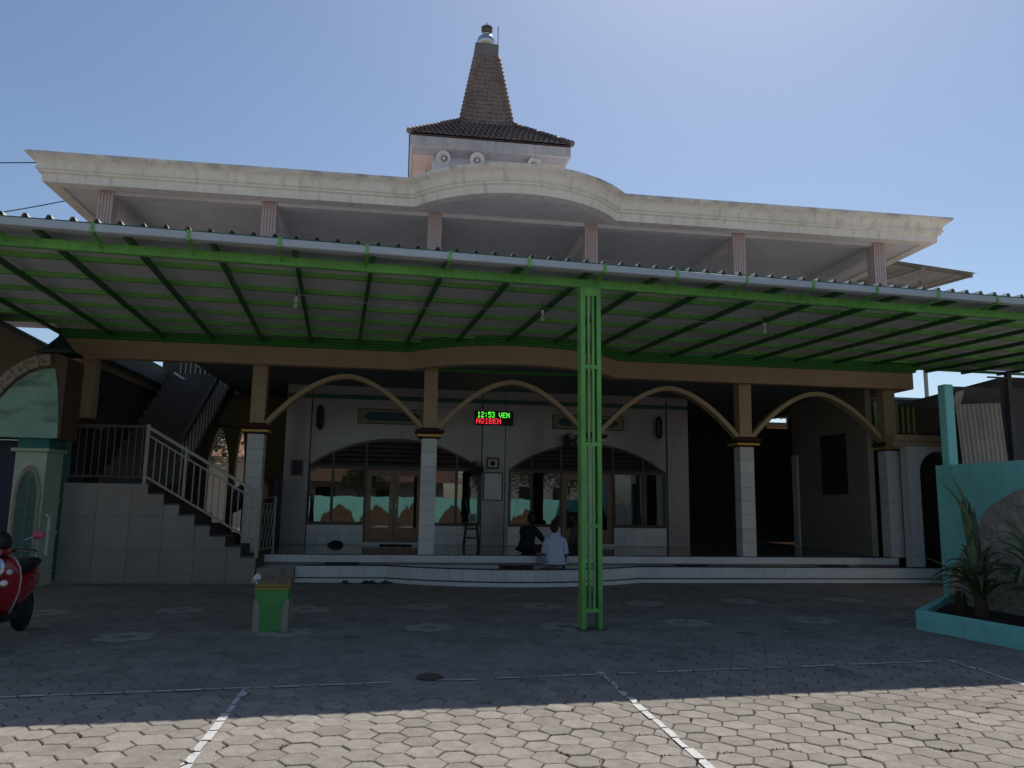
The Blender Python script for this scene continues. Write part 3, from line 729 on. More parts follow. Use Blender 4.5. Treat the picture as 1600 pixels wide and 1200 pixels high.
MB().bar(pb_ + Vector((0, 0, .49)), pb_ + Vector((0, 0, 1.66)), .04, .04, (1, 0, 0)).build('post', M_steel, rt)
for k in range(9):
    p = pa + (pb_ - pa) * ((k + .5) / 9); q = [p + Vector((0, 0, .62 + .88 * t / 10)) + (pb_ - pa).normalized() * (.04 * math.sin(t * 1.25 + k * math.pi)) for t in range(11)]
    MB().tube(q, .008, 5).build('wavy_bar', M_steel, rt)

# --- tower
TX, TY, TE = 2.45, 25.05, 2.55
tw = MB(); tw.box(TX - 1.80, TX + 1.75, TY - 1.85, TY + 1.75, 8.3, 12.46); tower = tw.build('tower_wall', M_twall, bld)
ts = MB(); ts.box(TX - TE + .08, TX + TE - .08, TY - TE + .08, TY + TE - .08, 12.45, 12.50); ts.build('tower_soffit', M_tsof, tower)
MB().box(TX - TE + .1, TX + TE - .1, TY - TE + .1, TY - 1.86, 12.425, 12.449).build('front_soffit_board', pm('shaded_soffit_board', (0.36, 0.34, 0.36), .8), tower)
tf = MB()
for a in range(4):
    q = Matrix.Rotation(a * math.pi / 2, 4, 'Z'); i0 = len(tf.v)
    e_ = .02 if a % 2 == 0 else .101; tf.box(-TE + e_, TE - e_, -TE + .02, -TE + .10, 12.42, 12.74)
    tf.v[i0:] = [tuple((q @ Vector(v)) + Vector((TX, TY, 0))) for v in tf.v[i0:]]
tf.build('tower_fascia', pm('tower_fascia_paint', (0.50, 0.47, 0.46), .8, .1, 5, .08, big=.15, streak=(5, .8, .2)), tower)
HB, ZB, ZR0 = 0.86, 14.12, 12.78                                 # lower roof runs up to the spire foot
rbk = MB(); rbk.faces([(TX - TE, TY - TE, ZR0), (TX + TE, TY - TE, ZR0), (TX + TE, TY + TE, ZR0), (TX - TE, TY + TE, ZR0), (TX - HB, TY - HB, ZB), (TX + HB, TY - HB, ZB), (TX + HB, TY + HB, ZB), (TX - HB, TY + HB, ZB)], [(3, 2, 1, 0), (4, 5, 6, 7), (0, 1, 5, 4), (1, 2, 6, 5), (2, 3, 7, 6), (3, 0, 4, 7)])
troof = rbk.build('tower_roof', M_clay, bld)
tt = MB(); rt_ = random.Random(5); NR = 12
for a in range(4):
    q = Matrix.Rotation(a * math.pi / 2, 4, 'Z')
    for r_ in range(NR):
        t0, t1 = r_ / NR, (r_ + 1.25) / NR
        h0, h1 = TE + (HB - TE) * t0, TE + (HB - TE) * min(t1, 1); z0, z1 = ZR0 + (ZB - ZR0) * t0, ZR0 + (ZB - ZR0) * min(t1, 1)
        n = int(2 * h1 / 0.17)
        for k in range(n):
            xa = -h1 + 2 * h1 * k / n; wd = 2 * h1 / n; P = []
            dz = rt_.uniform(0, .012)
            for (x, lift) in ((0, .02), (.25, .065), (.5, .075), (.75, .05), (1, .02)):
                P.append((xa + wd * x, -h0 - .02, z0 + lift + .03 + dz)); P.append((xa + wd * x, -h1, z1 + lift * .8))
            i0 = len(tt.v); tt.faces(P, [(2 * j, 2 * j + 2, 2 * j + 3, 2 * j + 1) for j in range(4)])
            tt.poly([P[0], P[2], P[4], P[6], P[8]])
            tt.v[i0:] = [tuple((q @ Vector(v)) + Vector((TX, TY, 0))) for v in tt.v[i0:]]
o = tt.build('roof_tiles', M_clay, troof, fix=False); o['kind'] = 'stuff'
hp = MB()
for sx in (-1, 1):
    for sy in (-1, 1):
        for k in range(15):
            t0, t1 = k / 15, (k + 1.1) / 15
            f_ = lambda t: (TX + sx * (TE + .03 + (HB - TE) * t), TY + sy * (TE + .03 + (HB - TE) * t), ZR0 + .07 + (ZB - ZR0) * t)
            hp.tube([f_(t0), f_(t1)], [.105, .075], 6)
o = hp.build('hip_tiles', M_clay, troof); o['kind'] = 'stuff'
sp_ = MB(); NS, ZT2, HT = 17, 16.95, 0.36
for k in range(NS):
    t0, t1 = k / NS, (k + 1) / NS; a0 = HB + (HT - HB) * t0 + .035; a1 = HB + (HT - HB) * t1 + .008; z0 = ZB + (ZT2 - ZB) * t0 - .02; z1 = ZB + (ZT2 - ZB) * t1
    i0 = len(sp_.v); frust(sp_, z0, a0, z1, a1); sp_.v[i0:] = [(v[0] + TX, v[1] + TY, v[2]) for v in sp_.v[i0:]]
spire = sp_.build('spire', M_clay2, bld)
stl = MB(); rst = random.Random(14)
for a in range(4):
    q = Matrix.Rotation(a * math.pi / 2, 4, 'Z')
    for k in range(NS):
        t0, t1 = k / NS, (k + 1) / NS; a0 = HB + (HT - HB) * t0 + .045; a1 = HB + (HT - HB) * t1 + .02; z0 = ZB + (ZT2 - ZB) * t0 - .03; z1 = ZB + (ZT2 - ZB) * t1 + .01
        n = max(4, int(2 * a1 / .15)); sh_ = (k & 1) * .5
        for j in range(n):
            x0, x1 = -a1 + 2 * a1 * (j + .06) / n, -a1 + 2 * a1 * (j + .94) / n; l = rst.uniform(0, .03); dz = rst.uniform(-.02, .015)
            i0 = len(stl.v); stl.faces([(x0, -a0 - l, z0 + dz), (x1, -a0 - l + rst.uniform(-.01, .01), z0 + dz), (x1, -a1, z1), (x0, -a1, z1), (x0, -a0 + .03, z0 + dz), (x1, -a0 + .03, z0 + dz)], [(0, 1, 2, 3), (0, 4, 5, 1), (0, 3, 4), (1, 5, 2)])
            stl.v[i0:] = [tuple((q @ Vector(v)) + Vector((TX, TY, 0))) for v in stl.v[i0:]]
o = stl.build('spire_tiles', M_clay2, spire, fix=False); o['kind'] = 'stuff'
hs = MB()
for sx in (-1, 1):
    for sy in (-1, 1):
        for k in range(NS):
            t0, t1 = k / NS, (k + 1.1) / NS
            f_ = lambda t: (TX + sx * (HB + .01 + (HT - HB) * t), TY + sy * (HB + .01 + (HT - HB) * t), ZB + (ZT2 - ZB) * t)
            hs.tube([f_(t0), f_(t1)], [.115, .07], 6)
o = hs.build('spire_hip_tiles', M_clay2, spire); o['kind'] = 'stuff'
scp = MB(); scp.box(TX - .41, TX + .41, TY - .41, TY + .41, 16.93, 17.42, .03); scp.build('spire_cap', pm('cap_concrete', (0.19, 0.175, 0.165), .9, .2, 6, .2), spire)
bl = MB(); bl.lathe([(.18, 17.42), (.2, 17.46), (.29, 17.55), (.325, 17.68), (.30, 17.8), (.22, 17.9), (.16, 17.94), (.17, 17.97), (.15, 18.0)], (TX, TY, 0), 20); bl.build('finial_ball', M_chrome, spire, smooth=True)
cw_ = MB(); cw_.lathe([(.12, 18.0), (.13, 18.04), (.20, 18.12), (.19, 18.2), (.21, 18.24), (.15, 18.27), (.03, 18.29), (.012, 18.46)], (TX + .02, TY, 0), 14); cw_.build('finial_crown', pm('old_bronze', (0.12, 0.10, 0.085), .5, .2, 8, .1, metal=.5), spire)
MB().tube([(TX + .40, TY - .2, 17.2), (TX + .40, TY - .2, 18.22)], .014, 6).build('lightning_rod', M_black, spire)
# horn loudspeakers
def horn(p, d, sc, label):
    h = thing('horn_loudspeaker', label, 'loudspeaker', p, group='horn loudspeakers under the tower eave')
    d = Vector(d).normalized()
    MB().lathe([(.23 * sc, .0), (.225 * sc, -.015), (.15 * sc, -.10), (.09 * sc, -.2), (.06 * sc, -.28), (.055 * sc, -.28), (.08 * sc, -.2), (.13 * sc, -.1), (.215 * sc, -.005), (.23 * sc, .004)][::-1], p, 24, d, False).build('bell', M_horn, h, smooth=True)
    MB().lathe([(.02, .0), (.05 * sc, -.02), (.06 * sc, -.12), (.04, -.14)], Vector(p) - d * .07, 12, d).build('reflector', M_horn, h, smooth=True)
    MB().lathe([(.09 * sc, -.27), (.1 * sc, -.3), (.1 * sc, -.42), (.06 * sc, -.46)], p, 16, d).build('driver', M_horn, h, smooth=True)
    MB().bar(Vector(p) - d * .25, Vector((p[0], p[1] + .25, 12.47)), .03, .03).build('bracket', M_black, h)
horn((0.97, 22.849999999999998, 12.22), (-.25, -1, -.35), .98, 'horn loudspeaker at the left front corner of the tower')
horn((2.03, 22.75, 12.2), (-.05, -1, -.3), 1.0, 'pale horn loudspeaker in the middle of the tower front')
horn((3.88, 22.849999999999998, 12.24), (.1, -1, -.3), 1.0, 'horn loudspeaker at the right front of the tower')
horn((0.45, 24.2, 12.1), (-1, -.15, -.1), .75, 'small horn loudspeaker on the left side of the tower')
tv = MB(); tv.lathe([(.30, 0), (.30, .03), (.26, .04)], (1.55, TY - 1.852, 11.85), 24, (0, -1, 0)); tv.build('tower_round_vent', M_black, tower)

# ================================================================== GREEN STEEL CANOPY
CA = math.atan(0.08)
can = thing('steel_canopy', 'long green steel canopy with grey corrugated roof in front of the mosque', 'canopy', (2.5, 10.1, 0), CA)
can.rotation_euler = (0, -0.006, CA)
U0, U1 = -10.1, 13.6
rz_ = lambda v: 0.018 * v
MB().box(U0, U1, -.045, .045, 4.572, 4.69, .008).build('front_beam', M_green, can, local=True)
nr = 25
vback = lambda u: 6.03 - .08 * u if u < 9.0 else 6.35 - .08 * u + .35          # the roof runs back to the mosque wall line
for k in range(nr):
    u = -9.7 + .965 * k
    ve = vback(u); MB().bar((u, -.33, 4.72 + rz_(-.33)), (u, ve, 4.72 + rz_(ve)), .055, .07).build('rafter', M_dgreen_shade, can, local=True)
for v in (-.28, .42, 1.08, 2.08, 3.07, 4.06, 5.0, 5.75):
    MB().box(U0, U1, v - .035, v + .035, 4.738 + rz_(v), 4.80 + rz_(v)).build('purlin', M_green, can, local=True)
sh = MB(); xs = []; u = U0
while u < U1:
    xs += [(u, 0), (u + .17, 0), (u + .192, .050), (u + .228, .050), (u + .25, 0)]; u += .25
P = []
for t in (0, .33, .66, 1):
    for x, h in xs: v = -.43 + (vback(x) + .43) * t; P.append((x, v, 4.812 + rz_(v) + h))
nx = len(xs)
sh.faces(P, [(j * nx + i, j * nx + i + 1, (j + 1) * nx + i + 1, (j + 1) * nx + i) for j in range(3) for i in range(nx - 1)])
sheet = sh.build('roof_sheet', M_sheet, can, local=True, fix=False)
sm_ = sheet.modifiers.new('thick', 'SOLIDIFY'); sm_.thickness = .003
lf = MB(); P = []; nl = 24
for k in range(nl + 1):
    u = U0 + .02 + (U1 - U0 - .04) * k / nl; P += [(u, -.34, 4.803 + rz_(-.34)), (u, vback(u) - .02, 4.803 + rz_(vback(u))), (u, vback(u) - .02, 4.806 + rz_(vback(u))), (u, -.34, 4.806 + rz_(-.34))]
lf.faces(P, [(4 * k + q, 4 * k + 4 + q, 4 * k + 4 + (q + 1) % 4, 4 * k + (q + 1) % 4) for k in range(nl) for q in range(4)] + [(0, 1, 2, 3), (4 * nl + 3, 4 * nl + 2, 4 * nl + 1, 4 * nl)])
lf.build('foil_lining', pm('grey_foil', (0.80, 0.77, 0.78), .5, .08, 2.5, .05, big=.15), can, local=True)
MB().box(U0, U1, -.438, -.432, 4.786, 4.802).build('eave_trim', M_dgreen_shade, can, local=True)
gu = MB(); rgu = random.Random(2); n = 40; P = []
for k in range(n + 1):
    x = U0 + (U1 - U0) * k / n; a = rgu.uniform(-.008, .008)
    for (v, z) in ((-.36, 4.775), (-.375, 4.78), (-.44, 4.783), (-.447, 4.778), (-.443, 4.702), (-.437, 4.695), (-.36, 4.69)): P.append((x, v + (a if v < -.4 else 0), z + a * .7))
gu.faces(P, [(k * 7 + q, (k + 1) * 7 + q, (k + 1) * 7 + q + 1, k * 7 + q + 1) for k in range(n) for q in (0, 1, 2, 3, 4, 5)])
gut = gu.build('gutter', M_gutter, can, local=True, fix=False)
gut.modifiers.new('thick', 'SOLIDIFY').thickness = .004
for k in range(22):
    u = -9.3 + 1.045 * k
    s_ = MB(); s_.box(u - .02, u + .02, -.463, -.455, 4.68, 4.80); s_.box(u - .02, u + .02, -.463, -.05, 4.672, 4.682)
    s_.bar((u, -.44, 4.675), (u, -.05, 4.61), .02, .012)
    s_.build('gutter_strap', M_green, can, local=True)
# the post: four tubes, thin flats between them, spacer plates
po = MB()
for x0, x1 in ((-.115, -.05), (.115, .175)): po.box(x0, x1, -.07, .085, 0, 4.572, .005)
post = po.build('post', M_green, can, local=True)
for x in (-.018, .045): MB().box(x, x + .034, -.064, -.05, .24, 4.5).build('flat_bar', M_green, post, local=True)
for x in (-.052, .012, .082): MB().box(x, x + .036, .05, .066, .24, 4.5).build('slot_shade_bar', M_dgreen_shade, post, local=True)  # dark strips added behind the bars so the slots look shaded
for z in (.22, 1.30, 2.38, 3.43): MB().box(-.051, .116, -.067, -.046, z, z + .05).build('spacer_plate', M_green, post, local=True)
MB().box(-.051, .116, -.067, -.04, 4.45, 4.571).build('spacer_plate', M_green, post, local=True)
MB().box(-.16, .22, -.12, .12, -.02, .012).build('base_plate', M_dark, post, local=True)
# bulbs and their cable
def bulb(x, y, label):
    b = thing('light_bulb', label, 'light bulb', (x, y, 4.48), group='bulbs hanging under the canopy')
    MB().tube([(x, y, 4.77), (x, y, 4.64)], .008, 6).build('cord', M_black, b)
    MB().lathe([(.026, 4.58), (.028, 4.64), (.02, 4.65)], (x, y, 0), 12).build('holder', M_paper, b)
    MB().lathe([(.016, 4.58), (.022, 4.56), (.036, 4.53), (.037, 4.50), (.026, 4.475), (.008, 4.465)], (x, y, 0), 14).build('globe', M_lens, b, smooth=True)
bulb(-1.66, 11.7, 'white bulb under the left half of the canopy')
bulb(2.15, 11.75, 'white bulb under the canopy just left of the green post')
bulb(5.95, 11.85, 'white bulb under the right half of the canopy')
pts = []
for a, b in (((-1.66, 11.7), (2.15, 11.75)), ((2.15, 11.75), (5.95, 11.85))):
    for k in range(13):
        t = k / 12; pts.append((a[0] + (b[0] - a[0]) * t, a[1] + (b[1] - a[1]) * t, 4.69 - .10 * 4 * t * (1 - t)))
tag(MB().tube(pts, .004, 5).build('lamp_cable', M_gutter), 'thin pale cable strung between the bulbs under the canopy', 'cable')
for a, b, sag, lab in (((-16, 17.0, 8.35), (-7.6, 16.3, 8.4), .1, 'overhead cable reaching the left end of the cornice'), ((-9.10, 16.40, 7.11), (-7.73, 18.10, 8.30), .02, 'lower overhead cable running behind the canopy at left')):
    a, b = Vector(a), Vector(b); q = [a + (b - a) * (k / 10) - Vector((0, 0, sag * 4 * (k / 10) * (1 - k / 10))) for k in range(11)]
    tag(MB().tube(q, .012, 5).build('overhead_cable', M_black), lab, 'cable')

# ================================================================== THINGS ON THE VERANDA WALL
YV = YW - .003
led = thing('led_clock_sign', 'black scrolling LED clock panel with green and red text', 'LED sign', (2.37, YV - .06, 3.75))
MB().box(1.87, 2.87, YV - .13, YV - .05, 3.57, 3.93, .008).build('case', M_black, led)
FONT = {'1': '00100 01100 00100 00100 00100 00100 01110', '2': '01110 10001 00001 00110 01000 10000 11111', ':': '00000 00100 00100 00000 00100 00100 00000', '5': '11111 10000 11110 00001 00001 10001 01110', '3': '01110 10001 00001 00110 00001 10001 01110',
        'V': '10001 10001 10001 10001 01010 01010 00100', 'E': '11111 10000 10000 11110 10000 10000 11111', 'N': '10001 11001 10101 10101 10011 10001 10001', 'A': '01110 10001 10001 11111 10001 10001 10001', 'Q': '01110 10001 10001 10001 10101 10010 01101', 'I': '01110 00100 00100 00100 00100 00100 01110', 'B': '11110 10001 10001 11110 10001 10001 11110', 'R': '11110 10001 10001 11110 10100 10010 10001'}
def leds(text, x, z, px, pz, mat, name):
    mb = MB()
    for ch in text:
        if ch != ' ':
            for r_, row in enumerate(FONT[ch].split()):
                for c_, v in enumerate(row):
                    if v == '1':
                        a = x + c_ * px; b = z - r_ * pz; mb.poly([(a, YV - .132, b - pz * .86), (a + px * .86, YV - .132, b - pz * .86), (a + px * .86, YV - .132, b), (a, YV - .132, b)])
            x += 6 * px
        else: x += 3 * px
    return mb.build(name, mat, led, fix=False)
leds('12:53', 1.93, 3.905, .0155, .021, glow('led_green', (0.10, 1.0, 0.06), 1.6), 'green_text')
leds('VEN', 2.49, 3.895, .0165, .019, MATS.get('x') or bpy.data.materials['led_green'], 'green_text')
leds('AQIBEN', 1.90, 3.735, .0185, .02, glow('led_red', (1.0, 0.03, 0.05), 1.5), 'red_text')
def framed(name, label, cat, x0, x1, z0, z1, fm, im, t=.03, y=YV - .052):
    o = thing(name, label, cat, ((x0 + x1) / 2, y, z0))
    f = MB()
    f.box(x0, x1, y - .035, y, z0, z0 + t); f.box(x0, x1, y - .035, y, z1 - t, z1); f.box(x0, x0 + t, y - .034, y, z0 + t, z1 - t); f.box(x1 - t, x1, y - .034, y, z0 + t, z1 - t)
    f.build('frame', fm, o); MB().box(x0 + t, x1 - t, y - .015, y - .001, z0 + t, z1 - t).build('panel', im, o)
    return o
framed('notice_board', 'white notice board on the pilaster between the two arched windows', 'notice board', 2.12, 2.63, 1.62, 2.35, M_wood2, M_paper, .03)
o = framed('framed_picture', 'small square dark framed picture above the notice board', 'picture', 2.19, 2.53, 2.43, 2.73, M_wood2, M_paper, .055)
MB().lathe([(.07, 0), (.07, .006)], (2.36, YV - .068, 2.58), 20, (0, -1, 0)).build('round_motif', M_inner, o)
o = framed('framed_picture', 'dark framed picture on the left wall pilaster beside the stair', 'picture', -2.70, -2.41, 2.17, 2.55, M_wood2, M_shed, .05)
for x0, x1, lab in ((-1.13, 0.62, 'long calligraphy plaque above the left arched window'), (3.93, 5.88, 'long calligraphy plaque above the right arched window')):
    o = framed('calligraphy_plaque', lab, 'plaque', x0, x1, 3.52, 3.91, M_line, M_plq, .018, YV)
    xm, hw = (x0 + x1) / 2, (x1 - x0) / 2 - .27
    MB().prism([(xm - hw - .13, 3.715), (xm - hw, 3.82), (xm + hw, 3.82), (xm + hw + .13, 3.715), (xm + hw, 3.61), (xm - hw, 3.61)], 'y', YV - .022, YV - .016).build('blue_field', M_plqb, o)
    rr = random.Random(int(x0 * 10)); sc = MB()
    for k in range(16):
        a = xm - hw * .9 + hw * 1.8 * k / 15; q = [(a + rr.uniform(-.03, .03) + .02 * t, YV - .026, 3.66 + .03 * t + rr.uniform(-.02, .02)) for t in range(4)]; sc.tube(q, .006, 4)
    sc.build('script_strokes', pm('script_gold', (0.22, 0.20, 0.10), .5), o)
for x, lab in ((-2.05, 'dark navy lantern shaped wall lamp left of the left window'), (6.83, 'dark navy lantern shaped wall lamp right of the right window')):
    o = thing('wall_lamp', lab, 'wall lamp', (x, YV, 3.62), group='wall lamps beside the windows')
    MB().lathe([(.03, 3.33), (.06, 3.38), (.095, 3.42), (.095, 3.84), (.06, 3.89), (.03, 3.94)], (x, YV - .11, 0), 8).build('lantern_body', M_navy, o)
    MB().box(x - .04, x + .04, YV - .04, YV, 3.55, 3.7).build('wall_plate', M_black, o)
def fan(x, z, label, y=YV):
    o = thing('wall_fan', label, 'fan', (x, y, z))
    MB().box(x - .07, x + .07, y - .06, y, z - .12, z + .1).build('wall_mount', M_black, o)
    MB().lathe([(.07, -.2), (.09, -.1), (.09, 0), (.05, .04)], (x, y - .25, z), 14, (0, -1, 0)).build('motor', M_black, o)
    c = MB()
    for k in range(9):
        q = []
        r_ = .04 + .02 * k
        for j in range(21): a = 2 * math.pi * j / 20; q.append((x + r_ * math.cos(a), y - .36 - .02 * math.cos(k), z + r_ * math.sin(a)))
        c.tube(q, .005, 4, False)
    for k in range(18):
        a = 2 * math.pi * k / 18; c.tube([(x, y - .39, z), (x + .13 * math.cos(a), y - .38, z + .13 * math.sin(a)), (x + .22 * math.cos(a), y - .33, z + .22 * math.sin(a)), (x + .2 * math.cos(a), y - .27, z + .2 * math.sin(a))], .004, 4)
    c.build('guard', M_black, o)
    b = MB()
    for k in range(3):
        a = 2 * math.pi * k / 3
        b.faces([(x + .03 * math.cos(a), y - .33, z + .03 * math.sin(a)), (x + .19 * math.cos(a - .5), y - .35, z + .19 * math.sin(a - .5)), (x + .2 * math.cos(a + .4), y - .30, z + .2 * math.sin(a + .4)),
                 (x + .03 * math.cos(a), y - .325, z + .03 * math.sin(a)), (x + .19 * math.cos(a - .5), y - .345, z + .19 * math.sin(a - .5)), (x + .2 * math.cos(a + .4), y - .295, z + .2 * math.sin(a + .4))], [(0, 1, 2), (5, 4, 3), (0, 3, 4, 1), (1, 4, 5, 2), (2, 5, 3, 0)])
    b.build('blades', M_navy, o)
fan(4.32, 3.2, 'black wall fan above the right window left of the green post'); fan(1.9, 2.42, 'black wall fan at the right corner of the left window')
fan(11.75, 2.45, 'dark wall fan in the passage at the right', 24.58)
o = framed('wall_poster', 'tall dark poster on the side wall of the right veranda bay', 'poster', 0, 1.12, 0, 1.5, M_line, pm('poster_print', (0.05, 0.06, 0.05), .35, .5, 3, .0), .02, 0)
o.location = (10.895, 18.2, 1.92); o.rotation_euler = (0, 0, R(-90)); 
for c in o.children: c.matrix_parent_inverse = Matrix.Translation((-.56, 0, 0))
# small digital frame on a wooden stand
o = thing('sign_stand', 'small white framed screen on a dark wooden stand before the left window', 'stand', (1.80, 19.35, ZF))
for sx in (-.16, .16):
    for sy in (-.1, .12): MB().bar((1.80 + sx * 1.15, 19.35 + sy * 1.2, ZF), (1.80 + sx * .8, 19.35 + sy * .5, 1.08), .035, .035).build('leg', M_wood2, o)
for z in (.68, .9): MB().box(1.63, 1.97, 19.30, 19.36, z, z + .05).build('rung', M_wood2, o)
MB().box(1.64, 1.96, 19.25, 19.45, 1.07, 1.09).build('shelf', M_wood2, o)
MB().box(1.72, 1.91, 19.24, 19.26, 1.09, 1.30, .004).build('screen_frame', M_paper, o); MB().box(1.735, 1.895, 19.235, 19.241, 1.105, 1.285).build('screen', pm('dim_screen', (0.10, 0.13, 0.16), .15), o)
# bedug drum and a leaning black object behind the left columns
o = thing('barrel_drum', 'big brown barrel drum on a dark stand behind the stair foot', 'drum', (-3.35, 19.6, ZF))
MB().lathe([(.30, -.5), (.37, -.25), (.39, 0), (.37, .25), (.30, .5)], (-3.3, 19.7, 1.75), 24, (.25, 1, 0)).build('barrel', pm('drum_wood', (0.16, 0.075, 0.035), .5, .25, 8, .1), o, smooth=True)
MB().lathe([(.315, -.53), (.32, -.47)], (-3.3, 19.7, 1.75), 24, (.25, 1, 0)).build('drum_skin', pm('drum_hide', (0.42, 0.30, 0.18), .7, .15, 8, .1), o)
for x in (-3.62, -3.0): MB().box(x - .05, x + .05, 19.3, 20.1, ZF, 1.55).build('stand_leg', M_wood2, o)
o = thing('black_cabinet', 'tall narrow black cabinet standing beside the brown drum', 'cabinet', (-2.95, 19.4, ZF))
MB().box(-3.03, -2.87, 19.3, 19.8, ZF, 2.05, .01).build('case', M_black, o); MB().box(-3.02, -2.88, 19.29, 19.299, ZF + .1, 2.0).build('door_panel', M_navy, o)
o = thing('black_bag', 'long rounded black bag leaning on the left column', 'bag', (-3.2, 17.1, ZF))
MB().tube([(-3.55, 17.0, 1.30), (-3.45, 17.02, 1.42), (-3.33, 17.05, 1.60), (-3.2, 17.08, 1.78), (-3.12, 17.1, 1.88)], [.06, .15, .19, .18, .1], 14).build('bag_body', M_black, o, smooth=True)
MB().tube([(-3.5, 17.0, 1.35), (-3.52, 17.0, .5)], .02, 6).build('support_pole', M_black, o)
# mats, sandals, dark bundle
def matt(x0, x1, y, z, label, gp):
    m = MB(); n = 14; P = []; r_ = random.Random(int(x0 * 100))
    for j in range(4):
        for k in range(n + 1): P.append((x0 + (x1 - x0) * k / n, y + .32 * (j / 3 - .5), z + .012 + (.02 * r_.random() if 0 < j < 3 else .004 * r_.random())))
    m.faces(P, [(j * (n + 1) + k, j * (n + 1) + k + 1, (j + 1) * (n + 1) + k + 1, (j + 1) * (n + 1) + k) for j in range(3) for k in range(n)])
    o = m.build('foot_mat', M_mat, fix=False, smooth=True); o.modifiers.new('t', 'SOLIDIFY').thickness = .014
    return tag(o, label, 'mat', gp)
G = 'foot mats on the step'
matt(-1.42, -.76, 16.18, .322, 'dark foot mat on the left end of the lower step', G); matt(2.02, 2.72, 15.60, .326, 'dark foot mat on the step left of the man in the white shirt', G)
matt(5.85, 6.5, 15.98, .324, 'dark foot mat on the step just right of the green post', G); matt(9.05, 9.75, 16.0, .324, 'dark foot mat at the right end of the step', G)
matt(-.45, .35, 19.6, ZF, 'dark door mat before the left double door', 'door mats')
def sandal(x, y, rz, label, gp):
    o = thing('sandal', label, 'sandal', (x, y, 0), rz, gp)
    MB().prism([(-.045, -.13), (.035, -.13), (.05, .02), (.045, .12), (0, .145), (-.04, .11), (-.05, 0)], 'z', 0.004, .026).build('sole', M_black, o, local=True)
    MB().tube([(-.045, 0, .02), (-.03, .03, .055), (0, .07, .03), (.03, .03, .055), (.045, 0, .02)], .009, 6).build('strap', M_black, o, local=True)
for x, rz, lab in ((-.98, .3, 'leftmost black sandal at the foot of the steps'), (-.60, -.2, 'black sandal in the pair nearest the steps, left one'), (-.46, .4, 'black sandal in the pair nearest the steps, right one'), (-.18, .9, 'rightmost black sandal at the foot of the steps')):
    sandal(x, 15.62, rz, lab, 'sandals left at the steps')
bd = MB(); rr = random.Random(9); P = []
for k in range(9):
    for j in range(14):
        a, t = 2 * math.pi * j / 14, math.pi * k / 16; s = 1 + rr.uniform(-.14, .14)
        P.append((-1.5 + (.19 * math.cos(a)) * math.cos(t) * s, 19.5 + .12 * math.sin(a) * math.cos(t) * s, ZF + .11 * math.sin(t) * s))
bd.faces(P, [(k * 14 + j, k * 14 + (j + 1) % 14, (k + 1) * 14 + (j + 1) % 14, (k + 1) * 14 + j) for k in range(8) for j in range(14)])
tag(bd.build('cloth_bundle', M_mat, smooth=True), 'dark crumpled cloth bundle on the veranda floor under the left window', 'bundle')

# ================================================================== PEOPLE
def skin_mesh(name, pts, edges, mat, parent, roots, sub=2, fold=0.0):
    me = bpy.data.meshes.new(name); me.from_pydata([p[:3] for p in pts], edges, []); me.materials.append(mat)
    o = bpy.data.objects.new(name, me); COL.objects.link(o); setpar(o, parent, True)
    md = o.modifiers.new('skin', 'SKIN'); md.use_smooth_shade = True; md.branch_smoothing = .6
    for i, p in enumerate(pts):
        v = me.skin_vertices[0].data[i]; r_ = p[3]; v.radius = r_ if isinstance(r_, tuple) else (r_, r_); v.use_root = i in roots
    ss = o.modifiers.new('sub', 'SUBSURF'); ss.levels = sub + (1 if fold else 0); ss.render_levels = ss.levels
    if fold:
        tx = bpy.data.textures.get('cloth_folds') or bpy.data.textures.new('cloth_folds', 'CLOUDS'); tx.noise_scale = .085; tx.noise_depth = 2
        dp = o.modifiers.new('folds', 'DISPLACE'); dp.texture = tx; dp.strength = fold; dp.mid_level = .5
    return o
